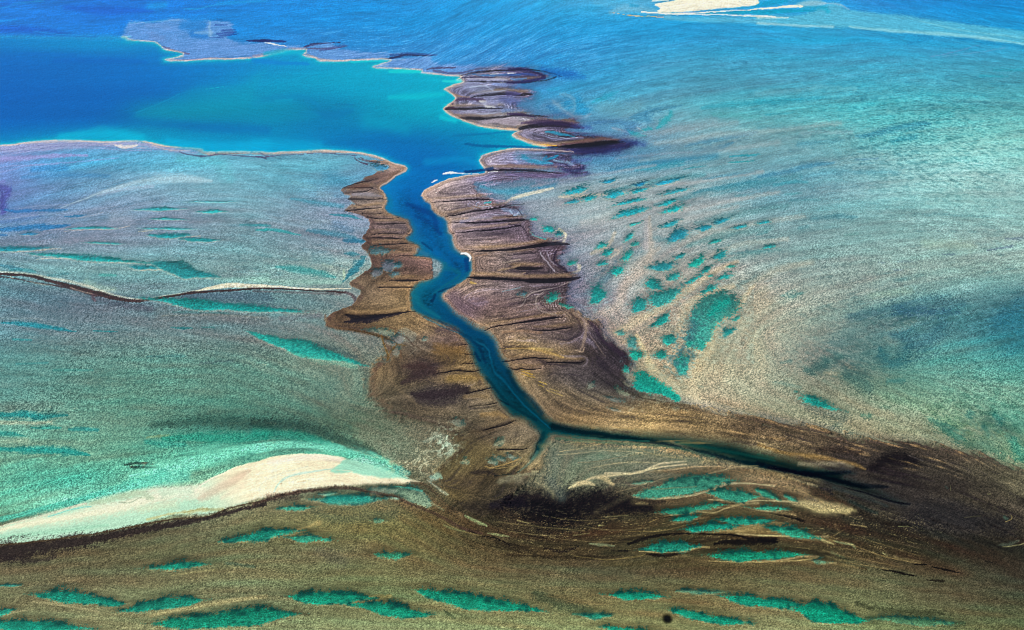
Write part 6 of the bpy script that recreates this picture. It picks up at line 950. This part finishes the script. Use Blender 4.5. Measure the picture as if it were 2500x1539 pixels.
# lace of wave ripples on the bright right-hand shallows
lace = (1 - np.abs(fbm(WX / 11, WY / 17, 141, 3)) * 3.2)
lm = np.exp(-(((X - 2320) / 260) ** 2 + ((Y - 390) / 120) ** 2)) + .45 * np.exp(-(((X - 2150) / 350) ** 2 + ((Y - 260) / 80) ** 2)) + .7 * np.exp(-(((X - 2380) / 200) ** 2 + ((Y - 1010) / 90) ** 2))
img += (lm * isflat * .17 * (lace - .35).clip(-.9, .7))[..., None] * np.array([1.0, .8, .7], np.float32)
img *= (1 + .02 * L1 * bm)[..., None]
# long faint streaks everywhere on the flats
img *= (1 + (.05 * (1 - .5 * near) + .04 * sm(1200, 1300, Y)) * L1 * isflat)[..., None]
# broken seagrass near the right edge
sg = np.exp(-(((X - 2060) / 130) ** 2 + ((Y - 880) / 60) ** 2)) + .9 * np.exp(-(((X - 2250) / 190) ** 2 + ((Y - 775) / 40) ** 2)) + .9 * np.exp(-(((X - 2470) / 70) ** 2 + ((Y - 790) / 90) ** 2)) + .7 * np.exp(-(((X - 2380) / 130) ** 2 + ((Y - 1050) / 45) ** 2))
sg += .55 * np.exp(-(((X - 640) / 230) ** 2 + ((Y - 1045) / 26) ** 2))
mixin(np.s_[:, :], (np.clip(sg, 0, 1) * (1 - mudm) * sm(-.2, 1.1, .6 * W1 + .7 * CL + .5 * CL2 + .5 * F1) * .62).astype(np.float32), hx('#1e4a4c'))
# dry sand: wind ripples
img *= (1 + sandm * (.030 * L1 + .035 * L2 + .03 * L3))[..., None]
lumi = img.mean(-1, keepdims=True)
warm = sm(0, .06, img[..., 0:1] - img[..., 2:3]) * (sm(860, 980, Y) * (1 - sandm) * (1 - bm))[..., None]
img = lumi + (img - lumi) * (1.07 - (.26 - .26 * sm(1180, 1300, Y)[..., None]) * warm - (.13 * (1 - bm) * sm(360, 460, Y) * (1 - mudm) * (1 - sandm) * (pid == 0))[..., None])
img[..., 1] += .010 * warm[..., 0]
fg = sm(1210, 1300, Y + .06 * (X - 600)) * (pid == 0) * (1 - sandm)
img[..., 2] *= 1 - .05 * fg
img[..., :2] *= (1 + .015 * fg)[..., None]
img[..., 0] *= 1 - .3 * sm(150, 60, Y) * sm(800, 500, X) * sm(.6, .4, img[..., 0]) * (1 - bank)
img *= 1 - .11 * (sm(1850, 2000, X) * sm(880, 960, Y) * (1 - mudm) * sm(1240, 1200, Y))[..., None]
img[..., 2] *= 1 - .055 * sm(430, 300, Y)
img[..., 0] *= 1 - .08 * sm(300, 200, Y) * (1 - mudm) * (1 - sm(.5, .8, img[..., 0]))
img = .44 + (img - .44) * 1.10
g3 = img.mean(-1, keepdims=True)
img += (g3 - img) * (.13 * fg)[..., None]
img += (g3 - img) * (.16 * sm(1400, 1700, X) * sm(90, 160, Y) * sm(700, 560, Y) * (pid == 0))[..., None]
for k in range(3): img[..., k] += .40 * (img[..., k] - blur2(img[..., k], 1, 1))        # crisp edges
np.clip(img, .012, .985, out=img)

# ================================================================== 8. build
if bpy:
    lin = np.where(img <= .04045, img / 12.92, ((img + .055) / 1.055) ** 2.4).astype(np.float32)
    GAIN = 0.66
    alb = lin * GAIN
    water = bm > .5
    # relief in metres: banks stand up to two metres above the creek, gullies and pools cut into them
    Z = .9 * mudm * (np.sqrt(hmap / 30).clip(0, 1.2)) + .5 * land + .35 * (1 - bm) * sm(0, 12, -bay_sd)
    Z += .10 * L2 * mudm + .9 * sandm
    Z -= .8 * gul * mudm
    Z += (1 - bm) * (.05 * CL + .04 * W1 + .12 * L3)
    Z = np.where(water, 0.0, np.maximum(Z, .03)).astype(np.float32)
    top = pid > 0
    watery = np.zeros(len(THINGS) + 1, bool)
    for k, t in enumerate(THINGS): watery[k + 1] = t[0] in ('tide_pool',)
    pm = watery[pid]
    Z[pm] = (blur2(Z, 4, 4)[pm] * .85 - .04).clip(.01, None)
    Z = (Z + 0).astype(np.float32)

    def mat(name, rough, spec, grain, gscale, bump, bscale, bdist):
        m = bpy.data.materials.new(name); m.use_nodes = True
        n = m.node_tree.nodes; l = m.node_tree.links
        b = n['Principled BSDF']
        at = n.new('ShaderNodeAttribute'); at.attribute_name = 'tide_colour'
        geo = n.new('ShaderNodeNewGeometry')
        nz = n.new('ShaderNodeTexNoise'); nz.inputs['Scale'].default_value = gscale; nz.inputs['Detail'].default_value = 3; nz.inputs['Roughness'].default_value = .7
        l.new(geo.outputs['Position'], nz.inputs['Vector'])
        mr = n.new('ShaderNodeMapRange')
        mr.inputs['From Min'].default_value = .3; mr.inputs['From Max'].default_value = .7
        mr.inputs['To Min'].default_value = 1 - grain; mr.inputs['To Max'].default_value = 1 + grain
        l.new(nz.outputs['Fac'], mr.inputs['Value'])
        vm = n.new('ShaderNodeVectorMath'); vm.operation = 'SCALE'
        l.new(at.outputs['Color'], vm.inputs[0]); l.new(mr.outputs['Result'], vm.inputs['Scale'])
        l.new(vm.outputs[0], b.inputs['Base Color'])
        b.inputs['Roughness'].default_value = rough
        b.inputs['Specular IOR Level'].default_value = spec
        b.inputs['IOR'].default_value = 1.33
        n2 = n.new('ShaderNodeTexNoise'); n2.inputs['Scale'].default_value = bscale; n2.inputs['Detail'].default_value = 4
        l.new(geo.outputs['Position'], n2.inputs['Vector'])
        bp = n.new('ShaderNodeBump'); bp.inputs['Strength'].default_value = bump; bp.inputs['Distance'].default_value = bdist
        l.new(n2.outputs['Fac'], bp.inputs['Height']); l.new(bp.outputs['Normal'], b.inputs['Normal'])
        return m
    M_WATER = mat('deep_water', .4, .004, .07, .3, .5, .25, .25)
    M_POOL = mat('pool_water', .4, .06, .32, .8, .4, .6, .15)
    M_FLAT = mat('shallow_flat', .6, .06, .32, .8, .6, .5, .35)
    M_MUD = mat('wet_mud', .65, .1, .30, .7, .9, .35, .7)
    M_SAND = mat('dry_sand', .9, .1, .09, .4, .5, .4, .4)
    M_FOAM = mat('foam', .8, .2, .1, .8, .6, .8, .3)

    qid = pid[:-1, :-1].astype(np.int32)
    base = np.where(water, np.where(Y < 425, 1, 2), np.where(mudm > .5, np.where(X + .35 * (Y - 700) < np.interp(Y, [400, 700, 1000, 1100], [1010, 1060, 1200, 1320]), 3, 4), np.where(PY > 1240, 6, 5)))
    base[(sandm < .5) & (Y > 1240) & (X < 700) & (PY < np.interp(X, [0, 132, 238, 344, 424, 503, 564, 650, 779], [1330, 1316, 1303, 1282, 1266, 1259, 1237, 1218, 1190])) & (base == 6)] = 5
    qb = base[:-1, :-1]
    inv = np.zeros(H * W, np.int64)
    idx = np.arange(H * W).reshape(H, W)
    q0, q1, q2, q3 = idx[:-1, :-1], idx[:-1, 1:], idx[1:, 1:], idx[1:, :-1]
    P3 = np.stack([WX, WY, Z], -1).reshape(-1, 3).astype(np.float32)
    A3 = np.concatenate([alb.reshape(-1, 3), np.ones((H * W, 1), np.float32)], 1).astype(np.float32)
    def build(name, sel, material, origin=False):
        f = np.stack([q3[sel], q2[sel], q1[sel], q0[sel]], -1)
        if len(f) == 0: return None
        used = np.unique(f)
        inv[used] = np.arange(len(used))
        fv = inv[f].astype(np.int32)
        P = P3[used].copy()
        o0 = np.zeros(3, np.float32)
        if origin: o0 = np.array([P[:, 0].mean(), P[:, 1].mean(), P[:, 2].min()], np.float32); P -= o0
        me = bpy.data.meshes.new(name)
        me.vertices.add(len(used)); me.vertices.foreach_set('co', P.ravel())
        me.loops.add(fv.size); me.loops.foreach_set('vertex_index', fv.ravel())
        me.polygons.add(len(f)); me.polygons.foreach_set('loop_start', np.arange(0, fv.size, 4, dtype=np.int32))
        me.polygons.foreach_set('use_smooth', np.ones(len(f), bool))
        me.update(calc_edges=True)
        ca = me.color_attributes.new('tide_colour', 'FLOAT_COLOR', 'POINT')
        ca.data.foreach_set('color', A3[used].ravel())
        me.materials.append(material)
        ob = bpy.data.objects.new(name, me); ob.location = o0.tolist()
        S.collection.objects.link(ob)
        return ob
    free = qid == 0
    for k, (nm, mt, lab) in enumerate([('bay_water', M_WATER, 'deep blue open bay water'), ('creek_water', M_WATER, 'dark blue tidal creek winding through the brown banks'), ('mud_bank_west', M_MUD, 'brown exposed mud along the left side of the creek'), ('mud_bank_east', M_MUD, 'brown exposed mud along the right side of the creek'), ('tidal_flats', M_FLAT, 'shallow turquoise and sandy tidal flats'), ('weed_flats', M_FLAT, 'olive and dark brown weed flats in the foreground')]):
        o = build(nm, free & (qb == k + 1), mt)
        if o: o['kind'] = 'structure'; o['label'] = lab
    mm = {'tide_pool': M_POOL, 'foam_patch': M_FOAM, 'dust_spot': M_MUD, 'sandbar': M_SAND, 'sand_spit': M_SAND, 'mud_bank': M_FLAT, 'weed_ridge': M_MUD}
    miss = 0
    for k, (nm, lab, cat, grp) in enumerate(THINGS):
        o = build(nm, qid == k + 1, mm[nm], True)
        if not o: print('EMPTY', lab); continue
        o['label'] = lab; o['category'] = cat; o['group'] = grp
    # the open sea beyond and around the surveyed sheet, out to the horizon
    x0, y0 = 120000.0, 120000.0
    far = float(WY.max()) - 60
    me = bpy.data.meshes.new('open_sea')
    me.from_pydata([(-x0, -3000, -.6), (x0, -3000, -.6), (x0, y0, -.6), (-x0, y0, -.6)], [], [(0, 1, 2, 3)])
    ca = me.color_attributes.new('tide_colour', 'FLOAT_COLOR', 'POINT')
    ca.data.foreach_set('color', [0.004, .12, .40, 1] * 4)
    me.materials.append(M_WATER)
    o = bpy.data.objects.new('open_sea', me); S.collection.objects.link(o); o['kind'] = 'structure'
